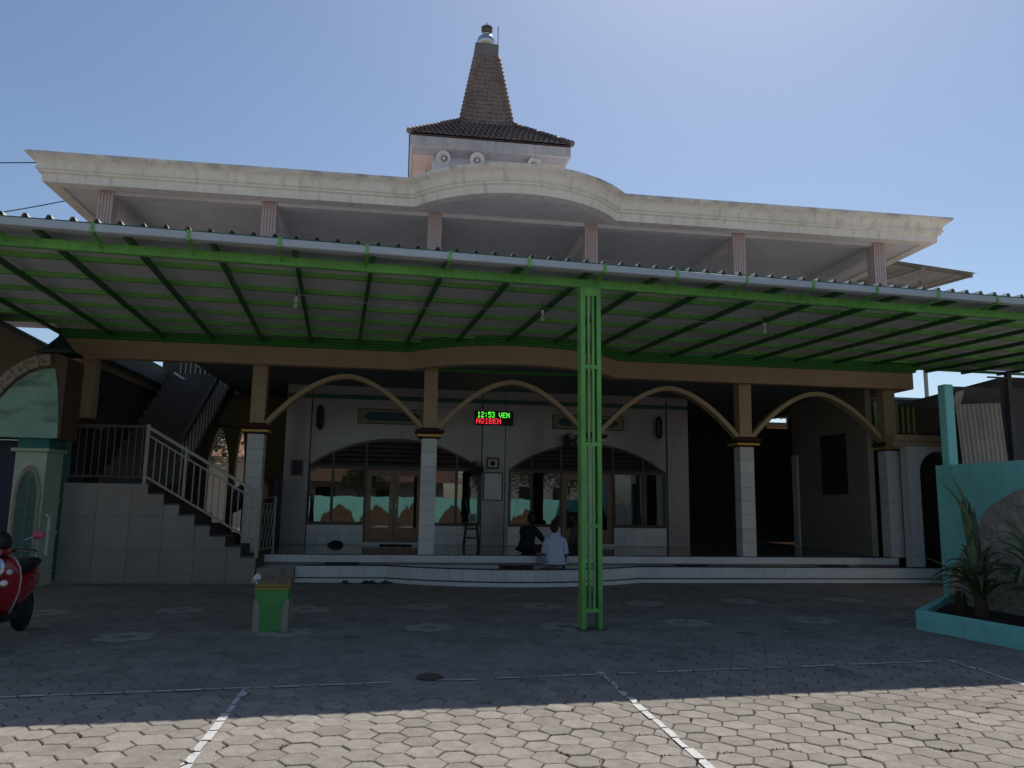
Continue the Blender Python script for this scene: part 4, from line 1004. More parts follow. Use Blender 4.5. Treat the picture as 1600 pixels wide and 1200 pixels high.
def person(label, loc, rz, shirt, lower, lean=0.0, lookz=0.0, arm=None, bare=True):
    o = thing('person', label, 'person', loc, rz)
    k = lean
    #  facing +Y, sitting cross legged, seat at z = 0
    J = [(0, 0, .13, (.165, .125)), (0, .0 + .25 * k, .26, (.145, .10)), (0, .01 + .45 * k, .42, (.13, .085)), (0, .015 + 0.6 * k, .52, (.10, .065)), (0, .03 + .65 * k, .63, (.05, .05)), (0, .04 + .7 * k, .69, .052)]
    E_ = [(0, 1), (1, 2), (2, 3), (3, 4), (4, 5)]
    def add(p, r_, par):
        J.append((*p, r_)); E_.append((par, len(J) - 1)); return len(J) - 1
    hands = []
    for s in (-1, 1):
        sh_ = add((s * .165, .6 * k + .005, .525), .05, 3)
        el = (s * .215, .07 + .3 * k, .28); wr = (s * .17, .27 + .2 * k, .16)
        if arm and arm[0] == s: el, wr = arm[1], arm[2]
        e1 = add(el, .045, sh_); w1 = add(wr, .03, e1); hands.append((s, el, wr, w1))
        hip = add((s * .12, .05, .10), .095, 0); kn = add((s * .27, .36, .10), .062, hip); an = add((-s * .02, .36 + .07 * (s > 0), .055), .042, kn); add((-s * .14, .40 + .07 * (s > 0), .04), .035, an)
    nb = len(J); roots = [0]
    for s, el, wr, w1 in hands:
        d = (Vector(wr) - Vector(el)).normalized(); side = Vector((1, 0, 0)) - d * d.x; side.normalize(); nrm = d.cross(side)
        palm = add(tuple(Vector(wr) + d * .06), (.026, .038), w1)
        for f_, (a, ln) in enumerate(((-.028, .065), (-.01, .075), (.01, .07), (.027, .055))):
            b0 = Vector(wr) + d * .085 + side * a; i0 = len(J); roots.append(i0)
            J.append((*b0, .0095)); J.append((*(b0 + d * ln * .5 - Vector((0, 0, .008))), .009)); J.append((*(b0 + d * ln * .85 - Vector((0, 0, .03))), .008)); E_ += [(i0, i0 + 1), (i0 + 1, i0 + 2)]
        t0 = Vector(wr) + d * .04 - side * s * .03; i0 = len(J); roots.append(i0)
        J.append((*t0, .012)); J.append((*(t0 - side * s * .025 + d * .03), .010)); J.append((*(t0 - side * s * .03 + d * .058), .008)); E_ += [(i0, i0 + 1), (i0 + 1, i0 + 2)]
    body = skin_mesh('body', J, E_, M_skin, o, roots)
    # head: shaped ellipsoid with brow, nose, jaw and ears, joined to the body as its child
    hd = MB(); hc = Vector((0, .07 + .7 * k, .775)); nu, nv = 20, 14; P = []
    cz, sz = math.cos(lookz), math.sin(lookz)
    def rotz(v): return Vector((v.x * cz - v.y * sz, v.x * sz + v.y * cz, v.z))
    for i in range(nv + 1):
        ph = math.pi * i / nv
        for j in range(nu):
            a = 2 * math.pi * j / nu; x, y, z = .077 * math.sin(ph) * math.cos(a), .097 * math.sin(ph) * math.sin(a), .118 * math.cos(ph)
            if z < -.02: x *= 1 - .28 * (-z - .02) / .1; y = y * (1 - .1 * (-z) / .1) + .012 * (-z) / .1
            if y > .06 and abs(x) < .02 and -.05 < z < .015: y += .022 * (1 - abs(x) / .02) * (1 - (z + .05) / .08)     # nose
            if y > .05 and .02 < abs(x) < .05 and 0 < z < .03: y -= .008                                              # eye sockets
            P.append(hc + rotz(Vector((x, y, z))))
    hd.faces(P, [(i * nu + j, i * nu + (j + 1) % nu, (i + 1) * nu + (j + 1) % nu, (i + 1) * nu + j) for i in range(nv) for j in range(nu)])
    for s in (-1, 1):
        i0 = len(hd.v); hd.lathe([(.008, -.008), (.026, -.004), (.03, .004), (.018, .01), (.004, .012)], (0, 0, 0), 10, (s, -.3, 0)); hd.v[i0:] = [tuple(hc + rotz(Vector(v) + Vector((s * .078, -.008, 0)))) for v in hd.v[i0:]]
    for s in (-1, 1):
        i0 = len(hd.v); hd.lathe([(.0, -.011), (.008, -.008), (.011, 0), (.008, .008), (.0, .011)], (0, 0, 0), 8, (0, 1, 0)); hd.v[i0:] = [tuple(hc + rotz(Vector(v) + Vector((s * .03, .082, .012)))) for v in hd.v[i0:]]
    head = hd.build('head', M_skin, o, smooth=True, local=True)
    hh = MB(); P = []; rr = random.Random(4); nh = 12
    for i in range(nh + 1):
        for j in range(24):
            a = 2 * math.pi * j / 24; lim = 1.05 + 1.25 * (.5 - .5 * math.sin(a)) ; ph = lim * i / nh * 1.02
            s_ = 1 + rr.uniform(-.012, .03); P.append(hc + rotz(Vector((.086 * math.sin(ph) * math.cos(a) * s_, (.106 * math.sin(ph) * math.sin(a)) * s_ - .004, .13 * math.cos(ph) * s_ + .0))))
    hh.faces(P, [(i * 24 + j, i * 24 + (j + 1) % 24, (i + 1) * 24 + (j + 1) % 24, (i + 1) * 24 + j) for i in range(nh) for j in range(24)])
    ho = hh.build('hair', M_hair, o, smooth=True, local=True, fix=True); ho.modifiers.new('t', 'SOLIDIFY').thickness = .012
    # shirt
    sj = [(0, 0, .02, (.13, .10)), (0, -.005, .10, (.215, .16)), (0, .0 + .2 * k, .20, (.20, .15)), (0, .0 + .38 * k, .36, (.21, .145)), (0, .56 * k, .50, (.215, .125)), (0, .01 + .62 * k, .60, (.135, .10)), (0, .02 + .66 * k, .668, (.072, .074))]
    se = [(0, 1), (1, 2), (2, 3), (3, 4), (4, 5), (5, 6)]
    for s, el, wr, w1 in hands:
        a = len(sj); m_ = Vector(el) + (Vector(wr) - Vector(el)) * (.85 if not bare else .05)
        sj += [(s * .175, .6 * k - .005, .535, .085), (*el, .066), (*m_, .056)]; se += [(4, a), (a, a + 1), (a + 1, a + 2)]
    skin_mesh('shirt', sj, se, shirt, o, [2], 2, .035)
    lj = [(0, .02, .09, (.16, .13))]; le = []
    for s in (-1, 1):
        a = len(lj); lj += [(s * .14, .08, .11, .115), (s * .275, .36, .105, .085), (-s * .0, .37 + .06 * (s > 0), .065, .062)]; le += [(0, a), (a, a + 1), (a + 1, a + 2)]
    skin_mesh('sarong', lj, le, lower, o, [0], 2, .04)
    return o
person('person in a pale blue white shirt sitting on the step with back to the yard', (3.17, 15.62, .335), 0.05, M_shirtw, M_trous, lean=.06, arm=(1, (.235, .03, .27), (.24, .17, .09)))
person('person in a black shirt sitting on the veranda floor left of the white shirted person', (2.80, 17.0, ZF + .005), R(-50), M_shirtb, M_sarong, lean=.15, lookz=.2, arm=(1, (.30, .16, .33), (.33, .38, .22)), bare=False)
person('person in a dull mauve shirt sitting on the floor half hidden by the green post', (4.12, 17.4, ZF + .005), R(50), M_shirtg, M_sarong, lean=.12)

# ================================================================== BIN
b = thing('concrete_bin', 'square green concrete bin with yellow band and rough cap in the yard', 'bin', (-1.53, 10.33, 0), R(3))
MB().box(-.2, .2, -.2, .2, 0, .50, .008).build('body', M_bing, b, local=True)
for sx in (-1, 1):
    for f_ in range(4):
        pts = [(-.205, 0), (-.128, 0), (-.128, .27), (-.15, .32), (-.165, .36), (-.205, .385)]
        m = MB().prism([(x * -sx, z) for x, z in pts], 'y', -.212, -.200); q = Matrix.Rotation(f_ * math.pi / 2, 4, 'Z')
        m.v = [tuple(q @ Vector(v)) for v in m.v]; m.build('corner_panel', M_beige, b, local=True)
MB().box(-.207, .207, -.207, .207, .502, .524).build('lower_yellow_band', M_yellow, b, local=True); MB().box(-.198, .198, -.198, .198, .524, .54).build('band_groove', M_rough, b, local=True)
MB().box(-.213, .213, -.213, .213, .54, .565, .006).build('upper_yellow_band', M_yellow, b, local=True)
cap = MB()
cap.faces([(-.212, -.212, .566), (.212, -.212, .566), (.212, .212, .566), (-.212, .212, .566), (-.235, -.235, .632), (.235, -.235, .632), (.235, .235, .632), (-.235, .235, .632), (-.17, -.17, .635), (.17, -.17, .635), (.17, .17, .635), (-.17, .17, .635), (-.17, -.17, .5), (.17, -.17, .5), (.17, .17, .5), (-.17, .17, .5)],
          [(0, 1, 5, 4), (1, 2, 6, 5), (2, 3, 7, 6), (3, 0, 4, 7), (4, 5, 9, 8), (5, 6, 10, 9), (6, 7, 11, 10), (7, 4, 8, 11), (8, 9, 13, 12), (9, 10, 14, 13), (10, 11, 15, 14), (11, 8, 12, 15), (12, 13, 14, 15)])
cap.build('rough_cap', M_rough, b, local=True)
bg_ = MB(); rr = random.Random(6); P = []
for k in range(7):
    for j in range(10):
        a, t = 2 * math.pi * j / 10, math.pi * (k / 6 - .5); s = 1 + rr.uniform(-.35, .35); P.append((-.19 + .05 * math.cos(a) * math.cos(t) * s, -.2 + .04 * math.sin(a) * math.cos(t) * s, .63 + .06 * math.sin(t) * s))
bg_.faces(P, [(k * 10 + j, k * 10 + (j + 1) % 10, (k + 1) * 10 + (j + 1) % 10, (k + 1) * 10 + j) for k in range(6) for j in range(10)])
pbg = bg_.build('plastic_bag', M_clear); pbg.matrix_world = wm(b); tag(pbg, 'scrap of clear plastic bag caught on the corner of the green bin', 'plastic bag')

# ================================================================== GATEWAY AT THE LEFT
gt_ = thing('gateway', 'mint green gateway pillar with arched top and gilded ornament at the left', 'gateway', (-6.5, 15, 0))
MB().box(-6.72, -6.2, 14.68, 15.36, 0, 2.36, .01).build('pillar', M_mint, gt_)
MB().box(-6.78, -6.15, 14.62, 15.40, 2.361, 2.42, .008).build('capital', M_mint, gt_)
MB().box(-6.70, -6.19, 14.69, 15.38, 2.421, 2.60).build('teal_neck', M_tealband, gt_)
for z_ in (.9, 1.47):
    MB().box(-6.199, -6.185, 14.67, 15.37, z_, z_ + .06).build('moulding', M_mint, gt_)
def ogee(cx, hw, z0, zs, zt, n=10):
    L_ = [(cx - hw, z0), (cx - hw, zs)]
    for k in range(1, n + 1): t = k / n; L_.append((cx - hw * (1 - t ** 1.6), zs + (zt - zs) * math.sin(t * math.pi / 2) ** .95))
    return L_ + [(2 * cx - x, z) for x, z in L_[-2::-1]]
nf = MB(); o_, i_ = ogee(-6.45, .215, .25, 1.55, 2.12), ogee(-6.45, .165, .25, 1.55, 2.02); n = len(o_)
P = [(x, 14.645, z) for x, z in o_] + [(x, 14.645, z) for x, z in i_] + [(x, 14.68, z) for x, z in o_] + [(x, 14.68, z) for x, z in i_]
nf.faces(P, [(k, k + 1, n + k + 1, n + k) for k in range(n - 1)] + [(k, 2 * n + k, 2 * n + k + 1, k + 1) for k in range(n - 1)] + [(n + k, n + k + 1, 3 * n + k + 1, 3 * n + k) for k in range(n - 1)])
nf.build('niche_frame', M_beige, gt_)
npn = MB(); npn.prism(i_, 'y', 14.668, 14.679); npn = npn.build('niche_panel', pm('niche_teal_grey', (0.17, 0.21, 0.18), .6, .12, 8, .05), gt_)
lat = MB()
for r_ in range(13):
    for c_ in (-1, 1):
        cx, cz = -6.45 + c_ * .075, .35 + .125 * r_
        if cz > 1.85: continue
        lat.tube([(cx + .048 * math.cos(2 * math.pi * k / 8), 14.664, cz + .048 * math.sin(2 * math.pi * k / 8)) for k in range(9)], .006, 4, False)
        lat.tube([(cx - .06, 14.664, cz - .06), (cx + .06, 14.664, cz + .06)], .005, 4); lat.tube([(cx - .06, 14.664, cz + .06), (cx + .06, 14.664, cz - .06)], .005, 4)
lat.build('lattice', M_tealband, npn)
# arched head over the pillar: brown block, marbled vault face, ornament band
ZV = 2.60
outer = [(-9.6, ZV), (-5.99, ZV), (-5.99, 4.06), (-6.33, 4.18), (-7.17, 4.60), (-7.9, 4.95), (-9.6, 5.3)]
MB().prism(outer, 'y', 14.6, 15.34).build('arched_head', M_gbrown, gt_)
inn = [(-7.35, ZV), (-6.03, ZV)] + [(-6.03 - .15 * (t ** 2), ZV + 1.25 * t) for t in [k / 8 for k in range(1, 9)]] + [(-6.4, 3.82), (-6.62, 3.72), (-6.82, 3.55), (-7.0, 3.32), (-7.2, 2.98)]
MB().prism(inn, 'y', 14.585, 14.599).build('vault_face', M_mint2, gt_)
band = MB(); path = [(-6.26, 4.0), (-6.45, 3.97), (-6.65, 3.88), (-6.85, 3.73), (-7.05, 3.5), (-7.22, 3.2), (-7.4, 2.75)]
for (x0, z0), (x1, z1) in zip(path[:-1], path[1:]): band.bar((x0, 14.575, z0), (x1, 14.575, z1), .05, .20, (0, 0, 1))
band = band.build('ornament_band', M_beige, gt_)
orn = MB(); rr = random.Random(8)
for (x0, z0), (x1, z1) in zip(path[:-1], path[1:]):
    for k in range(5):
        t = rr.random(); cx, cz = x0 + (x1 - x0) * t + rr.uniform(-.05, .05), z0 + (z1 - z0) * t + rr.uniform(-.05, .05); a = rr.uniform(0, 6); r_ = rr.uniform(.02, .045)
        orn.tube([(cx + r_ * (1 - .1 * q) * math.cos(a + q * .7), 14.545, cz + r_ * (1 - .1 * q) * math.sin(a + q * .7)) for q in range(7)], .010, 5)
o = orn.build('gilded_scrolls', M_ornament, band); o['kind'] = 'stuff'
rc = MB()
for a, b in (((-9.6, 5.33), (-7.9, 4.98)), ((-7.9, 4.98), (-7.17, 4.63)), ((-7.17, 4.63), (-6.3, 4.2))): rc.bar((a[0], 14.97, a[1]), (b[0], 14.97, b[1]), .86, .07, (0, 0, 1))
MB().box(-9.6, -6.74, 15.22, 15.30, 0, 2.59).build('gate_leaf', pm('navy_gate_leaf', (0.02, 0.03, 0.07), .5), gt_)
rc.build('roof_coping', M_dome, gt_)
fn = MB(); frust(fn, 4.12, .3, 4.17, .3); frust(fn, 4.17, .22, 4.50, .01); fn.v = [(v[0] - 6.2, v[1] + 14.75, v[2]) for v in fn.v]; fn.build('finial', M_dome, gt_)
dmq = thing('small_dome', 'dark green little dome rising between the gateway and the first column', 'dome', (-6.9, 17.9, 0))
MB().lathe([(.45, 2.8), (.46, 3.1), (.40, 3.15), (.50, 3.3), (.62, 3.6), (.62, 3.95), (.5, 4.25), (.3, 4.45), (.1, 4.6), (.02, 4.8)], (-7.15, 17.9, 0), 22).build('dome_shell', M_dome, dmq, smooth=True)
MB().box(-7.7, -6.62, 17.5, 18.4, 0, 2.85).build('dome_base', M_tealband, dmq)
pp = thing('white_pipe', 'thin white pipe standing against the gateway pillar', 'pipe', (-6.16, 14.9, .4))
MB().tube([(-6.17, 14.95, .55), (-6.17, 14.95, 1.23), (-6.17, 14.85, 1.25)], .03, 8).build('pipe', M_paper, pp)

# ================================================================== SCOOTER
sc = thing('red_scooter', 'red scooter with round chrome headlamp parked by the gateway at the left edge', 'scooter', (-4.36, 9.40, 0), R(7))
# local frame: heading -Y, origin under the front apron
def wheel(y, r_, nm):
    wv = MB(); wv.lathe([(r_ - .07, -.05), (r_ - .02, -.055), (r_, -.02), (r_, .02), (r_ - .02, .055), (r_ - .07, .05)], (0, y, r_), 26, (1, 0, 0)); wo = wv.build(nm, M_rubber, sc, smooth=True, local=True)
    rm_ = MB(); rm_.lathe([(r_ - .07, -.03), (r_ - .075, .03)], (0, y, r_), 26, (1, 0, 0))
    for k in range(5):
        a = 2 * math.pi * k / 5; rm_.bar((0, y + .03 * math.cos(a), r_ + .03 * math.sin(a)), (0, y + (r_ - .07) * math.cos(a), r_ + (r_ - .07) * math.sin(a)), .03, .035, (1, 0, 0))
    rm_.build('rim', M_steel, wo, local=True)
wheel(-.30, .25, 'wheel'); wheel(.98, .25, 'wheel')
def loft(mb, secs, n=16):
    """cross sections (y, z centre, half width, half height, exponent) along y"""
    P = []
    for (y, zc, hw, hh, ex) in secs:
        for j in range(n):
            a = 2 * math.pi * j / n; c, s = math.cos(a), math.sin(a)
            P.append((hw * math.copysign(abs(c) ** ex, c), y, zc + hh * math.copysign(abs(s) ** ex, s)))
    k = len(secs)
    return mb.faces(P, [(i * n + j, i * n + (j + 1) % n, (i + 1) * n + (j + 1) % n, (i + 1) * n + j) for i in range(k - 1) for j in range(n)] + [list(range(n)), [(k - 1) * n + j for j in range(n - 1, -1, -1)]])
# apron: shield curved round the steering column
ap = MB(); P = []; lv = [(.30, .12, -.02), (.40, .17, -.06), (.55, .225, -.10), (.70, .245, -.14), (.82, .235, -.17), (.90, .19, -.16), (.95, .12, -.12)]; na = 14
for z, hw, y in lv:
    for j in range(na + 1):
        a = -1 + 2 * j / na; P.append((hw * math.sin(a * 1.35) / math.sin(1.35), y + .17 * (1 - math.cos(a * 1.35)), z))
ap.faces(P, [(i * (na + 1) + j, i * (na + 1) + j + 1, (i + 1) * (na + 1) + j + 1, (i + 1) * (na + 1) + j) for i in range(len(lv) - 1) for j in range(na)])
apo = ap.build('apron', M_red, sc, smooth=True, local=True, fix=False); apo.modifiers.new('t', 'SOLIDIFY').thickness = .02
for s in (-1, 1):
    MB().tube([(s * hw, y + .17 * (1 - math.cos(1.35)) + .005, z) for z, hw, y in lv], .010, 6).build('edge_trim', M_trimw, sc, local=True)
MB().lathe([(.0, -.0), (.115, -.005), (.135, -.02), (.13, -.07)][::-1], (0, -.21, .83), 24, (0, -1, .12)).build('headlamp_ring', M_chrome, sc, smooth=True, local=True)
MB().lathe([(.112, -.02), (.105, .01), (.06, .035), (.005, .042)], (0, -.205, .83), 24, (0, -1, .12)).build('headlamp', M_lens, sc, smooth=True, local=True)
MB().lathe([(.062, .0), (.066, .012), (.056, .014)], (0, -.235, .834), 20, (0, -1, .12), False).build('inner_ring', M_black, sc, local=True)
MB().lathe([(.04, .0), (.035, .02), (.01, .03)], (0, -.225, .833), 16, (0, -1, .12)).build('projector', M_chrome, sc, smooth=True, local=True)
for s in (-1, 1):
    MB().tube([(s * .08, -.1, 1.0), (s * .13, -.17, .93), (s * .1, -.1, .84)], .006, 5).build('cable', M_black, sc, local=True)
for s in (-1, 1):
    MB().lathe([(.03, -.02), (.035, .0), (.025, .014), (.004, .018)], (s * .16, -.12, .785), 12, (s * .35, -1, .1)).build('turn_signal', M_lens, sc, smooth=True, local=True)
MB().box(-.09, .09, -.175, -.165, .55, .62, .004).build('number_plate', M_paper, sc, local=True)
MB().lathe([(.035, 0), (.04, .006), (.02, .012)], (.12, -.12, .66), 14, (.3, -1, 0)).build('badge', M_chrome, sc, local=True)
fe = MB(); P = []
for i in range(9):
    a = R(20 + 150 * i / 8)
    for j, (x, d) in enumerate(((-.075, -.03), (-.06, .012), (0, .022), (.06, .012), (.075, -.03))): P.append((x, -.30 - (.285 + d) * math.cos(a), .25 + (.285 + d) * math.sin(a)))
fe.faces(P, [(i * 5 + j, i * 5 + j + 1, (i + 1) * 5 + j + 1, (i + 1) * 5 + j) for i in range(8) for j in range(4)])
feo = fe.build('front_mudguard', M_red, sc, smooth=True, local=True, fix=False); feo.modifiers.new('t', 'SOLIDIFY').thickness = .006
for s in (-1, 1): MB().tube([(s * .07, -.30, .25), (s * .06, -.17, .62)], .02, 8).build('fork', M_black, sc, local=True)
loft(MB(), [(-.12, .30, .12, .05, .7), (.05, .28, .15, .06, .7), (.3, .28, .15, .06, .7), (.42, .34, .13, .08, .8)]).build('footboard', M_black, sc, smooth=True, local=True)
loft(MB(), [(.36, .45, .08, .12, .8), (.5, .52, .16, .18, .8), (.75, .57, .18, .17, .85), (1.0, .63, .16, .14, .9), (1.22, .68, .09, .08, 1), (1.32, .70, .03, .03, 1)]).build('rear_body', M_red, sc, smooth=True, local=True)
loft(MB(), [(.36, .72, .06, .03, .9), (.5, .75, .14, .045, .8), (.8, .77, .15, .05, .8), (1.05, .81, .14, .05, .8), (1.2, .82, .07, .03, 1)]).build('seat', M_black, sc, smooth=True, local=True)
loft(MB(), [(.55, .30, .09, .1, .7), (.8, .28, .12, .12, .7), (1.05, .27, .09, .1, .8)]).build('engine', M_black, sc, smooth=True, local=True)
loft(MB(), [(-.15, 1.0, .08, .05, .8), (-.08, 1.0, .15, .06, .8), (.02, 1.0, .12, .05, .8)]).build('handlebar_cowl', M_red, sc, smooth=True, local=True)
for s in (-1, 1):
    MB().tube([(s * .1, -.04, 1.0), (s * .22, -.03, 1.01), (s * .36, .04, 1.0)], .017, 8).build('grip', M_black, sc, local=True)
    MB().tube([(s * .2, -.1, 1.01), (s * .36, -.03, 1.0)], .008, 6).build('brake_lever', M_chrome, sc, local=True)
    MB().tube([(s * .2, -.04, 1.02), (s * .25, -.04, 1.12), (s * .33, -.02, 1.16)], .008, 6).build('mirror_stem', M_chrome, sc, local=True)
    mm = MB(); loft(mm, [(-.03, 0, .02, .015, 1), (-.02, 0, .06, .04, .9), (.0, 0, .068, .046, .9), (.012, 0, .062, .042, .9)], 14); mm.v = [(v[0] + s * .38, v[1] - .02, v[2] + 1.18) for v in mm.v]; mm.build('mirror', M_pinkm, sc, smooth=True, local=True)
hl = thing('helmet', 'black helmet hanging on the scooter handlebar at the left edge', 'helmet', (-4.35, 9.3, 1.02))
hm = MB(); P = []
for i in range(9):
    for j in range(20):
        a, ph = 2 * math.pi * j / 20, R(8 + 108 * i / 8); P.append((-4.32 + .125 * math.sin(ph) * math.cos(a), 9.28 + .145 * math.sin(ph) * math.sin(a), 1.10 + .13 * math.cos(ph)))
hm.faces(P, [(i * 20 + j, i * 20 + (j + 1) % 20, (i + 1) * 20 + (j + 1) % 20, (i + 1) * 20 + j) for i in range(8) for j in range(20)] + [list(range(20))]); ho = hm.build('shell', M_black, hl, smooth=True); ho.modifiers.new('t', 'SOLIDIFY').thickness = .015
MB().tube([(-4.43, 9.28, 1.06), (-4.42, 9.22, .98), (-4.32, 9.2, .95), (-4.22, 9.22, .98), (-4.21, 9.28, 1.06)], .008, 5).build('chin_strap', M_mat, hl)

# ================================================================== TEAL WALL, PLANTER, SHED AT THE RIGHT
tw_ = thing('teal_boundary_wall', 'teal painted boundary wall with brown stone relief at the right', 'wall', (8.8, 10, 0))
MB().prism([(8.72, 11.58), (8.92, 11.58), (8.92, 4.0), (8.60, 4.0)], 'z', 0, 2.32).build('wall_panel', M_teal, tw_)
MB().box(8.86, 9.02, 11.42, 11.60, 0, 3.66, .012).build('tall_post', M_teal, tw_)
rel = [(11.36, 0), (11.34, .55), (11.12, .86), (10.75, 1.28), (10.4, 1.66), (9.9, 1.88), (9.2, 2.05), (8.6, 1.95), (8.1, 1.5), (7.6, 1.2), (7.2, .7), (7.0, 0)]
rlb = MB(); rlb.prism(rel, 'x', 8.655, 8.71); rlb = rlb.build('stone_relief', M_stone, tw_)
rr = random.Random(21)
def inside(p, poly):
    c = False; n = len(poly)
    for i in range(n):
        (x0, y0), (x1, y1) = poly[i], poly[(i + 1) % n]
        if (y0 > p[1]) != (y1 > p[1]) and p[0] < (x1 - x0) * (p[1] - y0) / (y1 - y0) + x0: c = not c
    return c
for r_ in range(9):
    for c_ in range(14):
        y, z = 7.2 + c_ * .31 + (.15 if r_ & 1 else 0) + rr.uniform(-.03, .03), .14 + r_ * .23 + rr.uniform(-.02, .02)
        if not inside((y, z), rel): continue
        n = 7; pts = [(y + .165 * rr.uniform(.8, 1.08) * math.cos(2 * math.pi * k / n + .2), z + .12 * rr.uniform(.8, 1.08) * math.sin(2 * math.pi * k / n + .2)) for k in range(n)]
        if not all(inside(q_, rel) for q_ in pts): continue
        top = [(y + (a - y) * .72, z + (b2 - z) * .72) for a, b2 in pts]; d = rr.uniform(.008, .024)
        P = [(8.655, a, b2) for a, b2 in pts] + [(8.655 - d, a, b2) for a, b2 in top]
        MB().faces(P, [(k, (k + 1) % n, n + (k + 1) % n, n + k) for k in range(n)] + [[n + k for k in range(n)]]).build('stone', M_stone, rlb)
pln = thing('planter_bed', 'low teal kerbed planter bed at the foot of the boundary wall', 'planter', (7.8, 9, 0))
kb = [(8.6, 11.45), (7.03, 9.93), (7.30, 8.45), (7.85, 6.3)]
MB().sweep(kb, [(0, -.02), (0, .24), (-.005, .25), (-.11, .25), (-.115, .24), (-.115, -.02)]).build('kerb', M_teal, pln)
MB().prism([(8.6, 11.3), (7.16, 9.88), (7.42, 8.45), (7.97, 6.4), (8.6, 6.4)], 'z', 0, .17).build('soil', M_soil, pln)
def strap_plant(name, label, base, leaves, seed):
    """leaves: (control points base, bend, tip, half width, fold)"""
    o = thing(name, label, 'plant', base, group='strap leaved plants in the planter'); rr = random.Random(seed); b = Vector(base)
    MB().lathe([(.09, -.05), (.10, .05), (.08, .16), (.05, .30)], base, 10).build('stem', M_bark, o)
    for (bend, tip, wd, fold) in leaves:
        p0 = b + Vector((rr.uniform(-.04, .04), rr.uniform(-.04, .04), .15)); p1, p2 = b + Vector(bend), b + Vector(tip); n = 12; P = []
        for k in range(n + 1):
            t = k / n; c = p0 * (1 - t) ** 2 + p1 * 2 * t * (1 - t) + p2 * t * t; tg = ((p1 - p0) * (1 - t) + (p2 - p1) * t)
            sd = tg.cross(Vector((0, 0, 1)) if abs(tg.normalized().z) < .97 else Vector((0, 1, 0))); sd = sd.normalized(); up = sd.cross(tg).normalized()
            wv = wd * min(1, .45 + 2.2 * t) * (1 - t ** 2.6) + .002
            P += [c - sd * wv + up * fold * wv, c, c + sd * wv + up * fold * wv]
        m = MB().faces(P, [(3 * k + q, 3 * k + q + 1, 3 * k + 4 + q, 3 * k + 3 + q) for k in range(n) for q in (0, 1)])
        lo = m.build('leaf', M_leaf2 if rr.random() < .14 and wd < .06 else M_leaf, o, smooth=True, fix=False); lo.modifiers.new('t', 'SOLIDIFY').thickness = .003
    return o
def fanleaves(n, seed, lo, hi, wd=.04):
    rr = random.Random(seed); out = []
    for _ in range(n):
        az, ln, st = rr.uniform(0, 6.28), rr.uniform(lo, hi), rr.uniform(.15, .75); c, q = math.cos(az), math.sin(az)
        out.append(((c * ln * st * .4, q * ln * st * .4, ln * (1.05 - .35 * st)), (c * ln * (.25 + .75 * st), q * ln * (.25 + .75 * st), ln * (1.1 - 1.05 * st + rr.uniform(-.12, .1))), wd * rr.uniform(.7, 1.15), rr.uniform(.3, .8)))
    return out
spear = [((.0, .0, 1.3), (-.30, 0, 1.90), .075, .7), ((.03, -.02, 1.35), (-.46, 0, 1.80), .07, .7), ((.06, .02, 1.25), (-.25, .05, 1.66), .075, .6), ((.08, 0, 1.1), (-.10, .02, 1.62), .08, .6), ((.05, .03, 1.0), (.0, .0, 1.50), .075, .6), ((-.03, .02, .9), (-.02, .06, 1.35), .07, .6)]
strap_plant('strap_leaf_plant', 'tall strap leaved plant with an upright curling spear of leaves by the teal wall', (7.97, 9.85, .17), spear + fanleaves(40, 31, .6, 1.1, .05) + [((-.3, .1, .75), (-.95, .1, .82), .03, .5), ((-.25, -.1, .6), (-.62, -.1, .55), .025, .5), ((-.3, 0, .5), (-.6, 0, .35), .03, .5)], 31)
strap_plant('strap_leaf_plant', 'bushy dark strap leaved plant at the right edge of the planter', (8.05, 8.85, .17), fanleaves(52, 32, .8, 1.4, .06), 32)
strap_plant('strap_leaf_plant', 'small low tufted plant near the corner of the planter', (8.05, 10.35, .15), fanleaves(22, 33, .2, .36, .02), 33)
shd = thing('lean_to_shed', 'dark lean-to shed with patched metal walls behind the teal wall', 'shed', (13, 15, 0))
MB().box(12.451, 18, 14.6, 14.7, 0, 4.19).build('wall', M_shed, shd)
def corr(x0, x1, z0, z1, y, n, name, mat, par, amp=.02):
    P = []
    for k in range(n * 6 + 1):
        x = x0 + (x1 - x0) * k / (n * 6); d = amp * math.sin(2 * math.pi * k / 6); P += [(x, y + d, z0), (x, y + d, z1)]
    o = MB().faces(P, [(2 * k, 2 * k + 2, 2 * k + 3, 2 * k + 1) for k in range(n * 6)]).build(name, mat, par, smooth=False, fix=False); o.modifiers.new('t', 'SOLIDIFY').thickness = .004; return o
cs = thing('corrugated_sheet', 'pale grey corrugated sheet leaning upright behind the teal wall', 'metal sheet', (11.5, 14.4, 2.3))
c_ = corr(-.52, .52, -.9, .62, 0, 10, 'sheet', M_rust, cs); c_.location = (0, 0, 0); cs.location = (11.95, 14.4, 3.18); c_.matrix_parent_inverse = Matrix(); c_.rotation_euler = (0, R(-3.5), 0)
MB().prism([(11.47, 3.55), (11.62, 3.75), (11.75, 4.1), (11.55, 4.05), (11.47, 3.85)], 'y', 14.55, 14.59).build('torn_patch', M_rust, shd)
for x in (12.75, 14.6): MB().box(x - .05, x + .05, 14.45, 14.55, 0, 4.5).build('post', M_shed, shd)
MB().box(11.44, 12.45, 14.6, 14.7, 0, 4.18).build('wall', M_shed, shd)
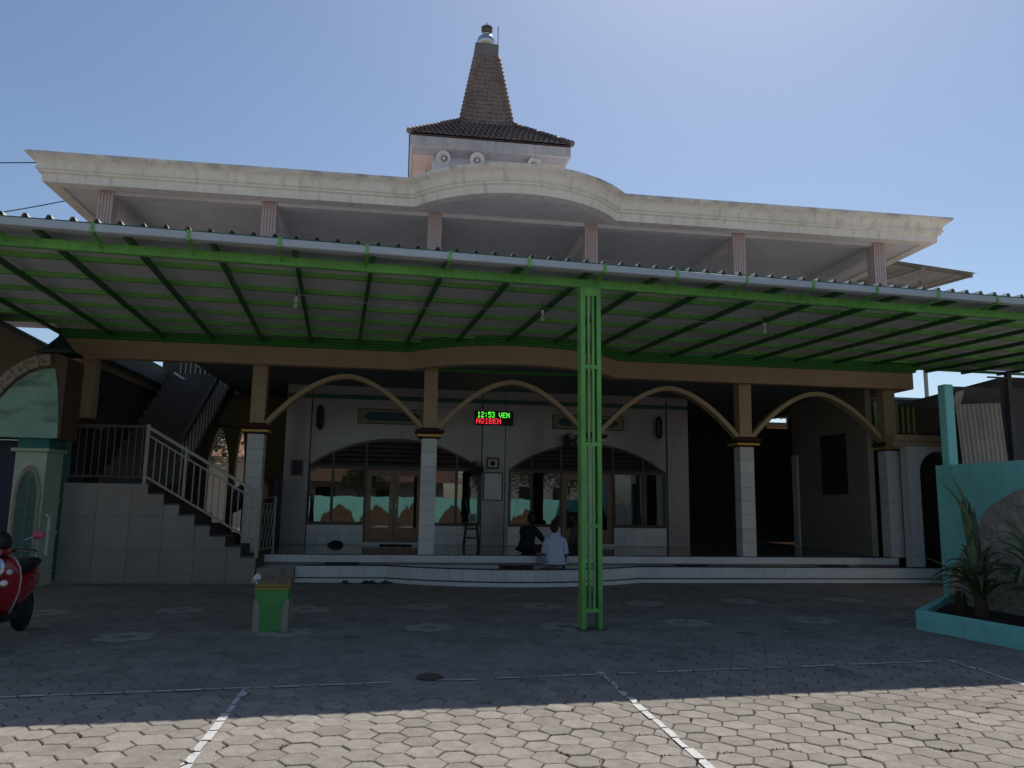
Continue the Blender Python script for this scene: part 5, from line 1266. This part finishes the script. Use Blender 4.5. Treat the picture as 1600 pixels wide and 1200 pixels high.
rfm = MB(); rfm.faces([(12.7, 14.75, 4.38), (18, 14.75, 4.43), (18, 19.5, 4.25), (12.9, 19.5, 4.2), (12.7, 14.75, 4.42), (18, 14.75, 4.47), (18, 19.5, 4.29), (12.9, 19.5, 4.24)], [(0, 1, 2, 3), (7, 6, 5, 4), (0, 4, 5, 1), (1, 5, 6, 2), (2, 6, 7, 3), (3, 7, 4, 0)]); rfm.build('roof', M_shed, shd)
MB().box(12.2, 18, 14.4, 14.44, 4.36, 4.39).build('rail', M_shed, shd)
# metal awning on the roof at the right
aw = thing('roof_awning', 'corrugated metal awning on steel frame behind the right end of the cornice', 'awning', (15, 21, 8))
ra = MB(); P = []; n = 22
A, B, C_, D = Vector((12.4, 19.2, 8.62)), Vector((16.2, 19.2, 8.30)), Vector((17.3, 25.5, 9.15)), Vector((13.0, 25.5, 9.5))
for j in range(2 * n + 1):
    t = j / (2 * n); d = Vector((0, 0, .025 * (j & 1))); P += [A.lerp(D, t) + d, B.lerp(C_, t) + d]
ra.faces(P, [(2 * j, 2 * j + 1, 2 * j + 3, 2 * j + 2) for j in range(2 * n)])
ro = ra.build('sheet', M_rust, aw, fix=False); ro.modifiers.new('t', 'SOLIDIFY').thickness = .004
for t in (.05, .5, .95): MB().bar(A.lerp(D, t) - Vector((0, 0, .06)), B.lerp(C_, t) - Vector((0, 0, .06)), .06, .06).build('purlin', M_steel, aw)
for t in (.1, .55, .95): MB().bar(A.lerp(B, t) - Vector((0, 0, .1)), D.lerp(C_, t) - Vector((0, 0, .1)), .05, .08).build('rafter', M_steel, aw)
MB().box(15.3, 15.38, 20.5, 20.58, 4.5, 8.4).build('post', M_steel, aw)

# ================================================================== BEHIND THE CAMERA (seen in the window glass) AND BACKGROUND
fwl = thing('front_boundary_wall', 'teal street wall with brown hill shaped stone panels facing the mosque', 'wall', (2, -8, 0))
MB().box(-14, 16, -8.3, -8.1, 0, 1.72).build('wall_panel', M_teal, fwl)
rhl = random.Random(12)
for k in range(13):
    cx = -13 + 2.35 * k + rhl.uniform(-.2, .2); hh_ = rhl.uniform(1.05, 1.5); hw_ = rhl.uniform(.95, 1.15)
    pts = [(cx - hw_, 0), (cx - hw_ * .95, hh_ * rhl.uniform(.25, .4)), (cx - hw_ * .7, hh_ * rhl.uniform(.5, .65)), (cx - hw_ * .35, hh_ * rhl.uniform(.72, .85)), (cx + hw_ * rhl.uniform(-.12, .12), hh_), (cx + hw_ * .4, hh_ * rhl.uniform(.7, .85)), (cx + hw_ * .75, hh_ * rhl.uniform(.42, .6)), (cx + hw_ * .96, hh_ * rhl.uniform(.15, .3)), (cx + hw_, 0)]
    MB().prism(pts, 'y', -8.09, -8.02).build('stone_hill', pm('hill_stone', (0.14, 0.095, 0.06), .9, .3, 6, .4), fwl)
hs_ = thing('neighbour_house', 'cream house with a brown roof across the street', 'house', (-3, -16, 0))
MB().box(-12, 3, -20, -14, 0, 3.1).build('wall', M_cream, hs_); MB().prism([(-21, 2.9), (-12.8, 2.7), (-17, 5.0)], 'x', -13, 4).build('roof', M_roofbr, hs_)
for x in (-9, -5, -1): MB().box(x - .6, x + .6, -14.02, -13.96, 1, 2.3).build('window', M_black, hs_)
hs2 = thing('grey_house', 'pale grey house with flat roof further along the street', 'house', (9, -18, 0))
MB().box(5, 13, -22, -15, 0, 4.6).build('wall', pm('house_grey', (0.30, 0.29, 0.28), .8, .08, 4, .05), hs2); MB().box(4.8, 13.2, -22.2, -14.6, 4.6, 4.85).build('roof', M_soffit, hs2)
for x in (6.5, 9, 11.5): MB().box(x - .5, x + .5, -15.02, -14.96, 1.2, 2.6).build('window', M_black, hs2)
bh = thing('rear_house', 'pale brick house glimpsed through the arcade at the far left', 'house', (-9, 34, 0))
MB().box(-14, -5.5, 33, 38, 0, 3.3).build('wall', M_cream, bh); MB().prism([(32.4, 3.2), (38.6, 3.2), (35.5, 5.2)], 'x', -14.5, -5).build('roof', pm('orange_roof', (0.38, 0.15, 0.08), .8, .2, 10, .2), bh)
rh = thing('rear_house', 'low orange walled house glimpsed through the passage at the right', 'house', (17, 31, 0))
MB().box(14, 20, 31, 35, 0, 4.95).build('wall', pm('orange_wall', (0.42, 0.20, 0.09), .8, .1, 5, .05), rh); MB().box(13.7, 20.3, 30.7, 35.3, 4.951, 5.1).build('roof', M_roofbr, rh)
def tree(base, h, r_, seed, label):
    o = thing('tree', label, 'tree', base); rr = random.Random(seed); b = Vector(base)
    t = MB(); t.tube([b, b + Vector((.1, 0, h * .35)), b + Vector((0, .1, h * .7))], [.16, .12, .07], 8)
    cl = []
    for k in range(7):
        a = rr.uniform(0, 6.28); e = b + Vector((r_ * .7 * math.cos(a), r_ * .7 * math.sin(a), h * rr.uniform(.6, .95))); t.tube([b + Vector((0, 0, h * rr.uniform(.35, .6))), e], [.06, .02], 6); cl.append(e)
    t.build('trunk', M_bark, o); c = MB()
    for _ in range(2600):
        e = rr.choice(cl); p = e + Vector((rr.gauss(0, r_ * .3), rr.gauss(0, r_ * .3), rr.gauss(0, h * .1))); s = rr.uniform(.05, .12)
        u = Vector((rr.gauss(0, 1), rr.gauss(0, 1), rr.gauss(0, .6))).normalized(); v = u.orthogonal().normalized()
        c.poly([p - u * s, p + v * s * .45, p + u * s, p - v * s * .45])
    c.build('crown', M_fol, o, fix=False)
tree((-7.6, 29.5, 0), 4.6, 1.7, 3, 'leafy tree glimpsed through the arches behind the stair')
tree((-8, -12, 0), 5.0, 2.0, 5, 'leafy tree beside the cream house across the street')
tree((16.6, 37.5, 0), 7.5, 2.6, 8, 'leafy tree behind the orange walled house at the right')
tl_ = thing('tube_light', 'white tube lamp slanting in the dark stairwell', 'lamp', (-6.2, 21, 4.6))
MB().bar((-5.98, 21, 4.82), (-5.68, 21, 4.63), .05, .05).build('tube', M_paper, tl_)
# unseen houses added either side of the yard to block sky light
sh_r = thing('sky_block_house', 'unseen cream two storey house added at the right to block sky light', 'house', (14, 5, 0))
MB().box(11.8, 19, -6, 8.0, 0, 5.6).build('wall', M_cream, sh_r); MB().box(11.5, 19.3, -6.3, 8.3, 5.6, 5.8).build('roof', M_roofbr, sh_r)
for k in range(3): MB().box(11.77, 11.8, -4 + 4 * k, -2.6 + 4 * k, 2.9, 4.3).build('window', M_black, sh_r)
sh_l = thing('sky_block_house', 'unseen grey two storey house added at the left to block sky light', 'house', (-13, 3, 0))
MB().box(-18, -9.5, -6, 12.5, 0, 5.8).build('wall', pm('left_house_grey', (0.4, 0.4, 0.38), .8, .08, 4, .05), sh_l); MB().box(-18.3, -9.2, -6.3, 12.8, 5.8, 6.0).build('roof', M_roofbr, sh_l)
for k in range(4): MB().box(-9.5, -9.47, -4 + 4 * k, -2.6 + 4 * k, 2.9, 4.3).build('window', M_black, sh_l)
tree((5.2, -10.5, 0), 4.4, 2.0, 15, 'leafy tree added in front of the grey house to break up reflections')  # trees from here on added to block light and break up reflections
tree((9.0, -10.0, 0), 4.8, 2.2, 16, 'bushy tree added right of the grey house front to break up reflections')
tree((12.5, -9.8, 0), 4.4, 2.0, 17, 'small leafy tree added near the right end of the street wall to break up reflections')
tree((-2.2, -10.2, 0), 3.6, 1.4, 18, 'young tree added between the two street houses to break up reflections')
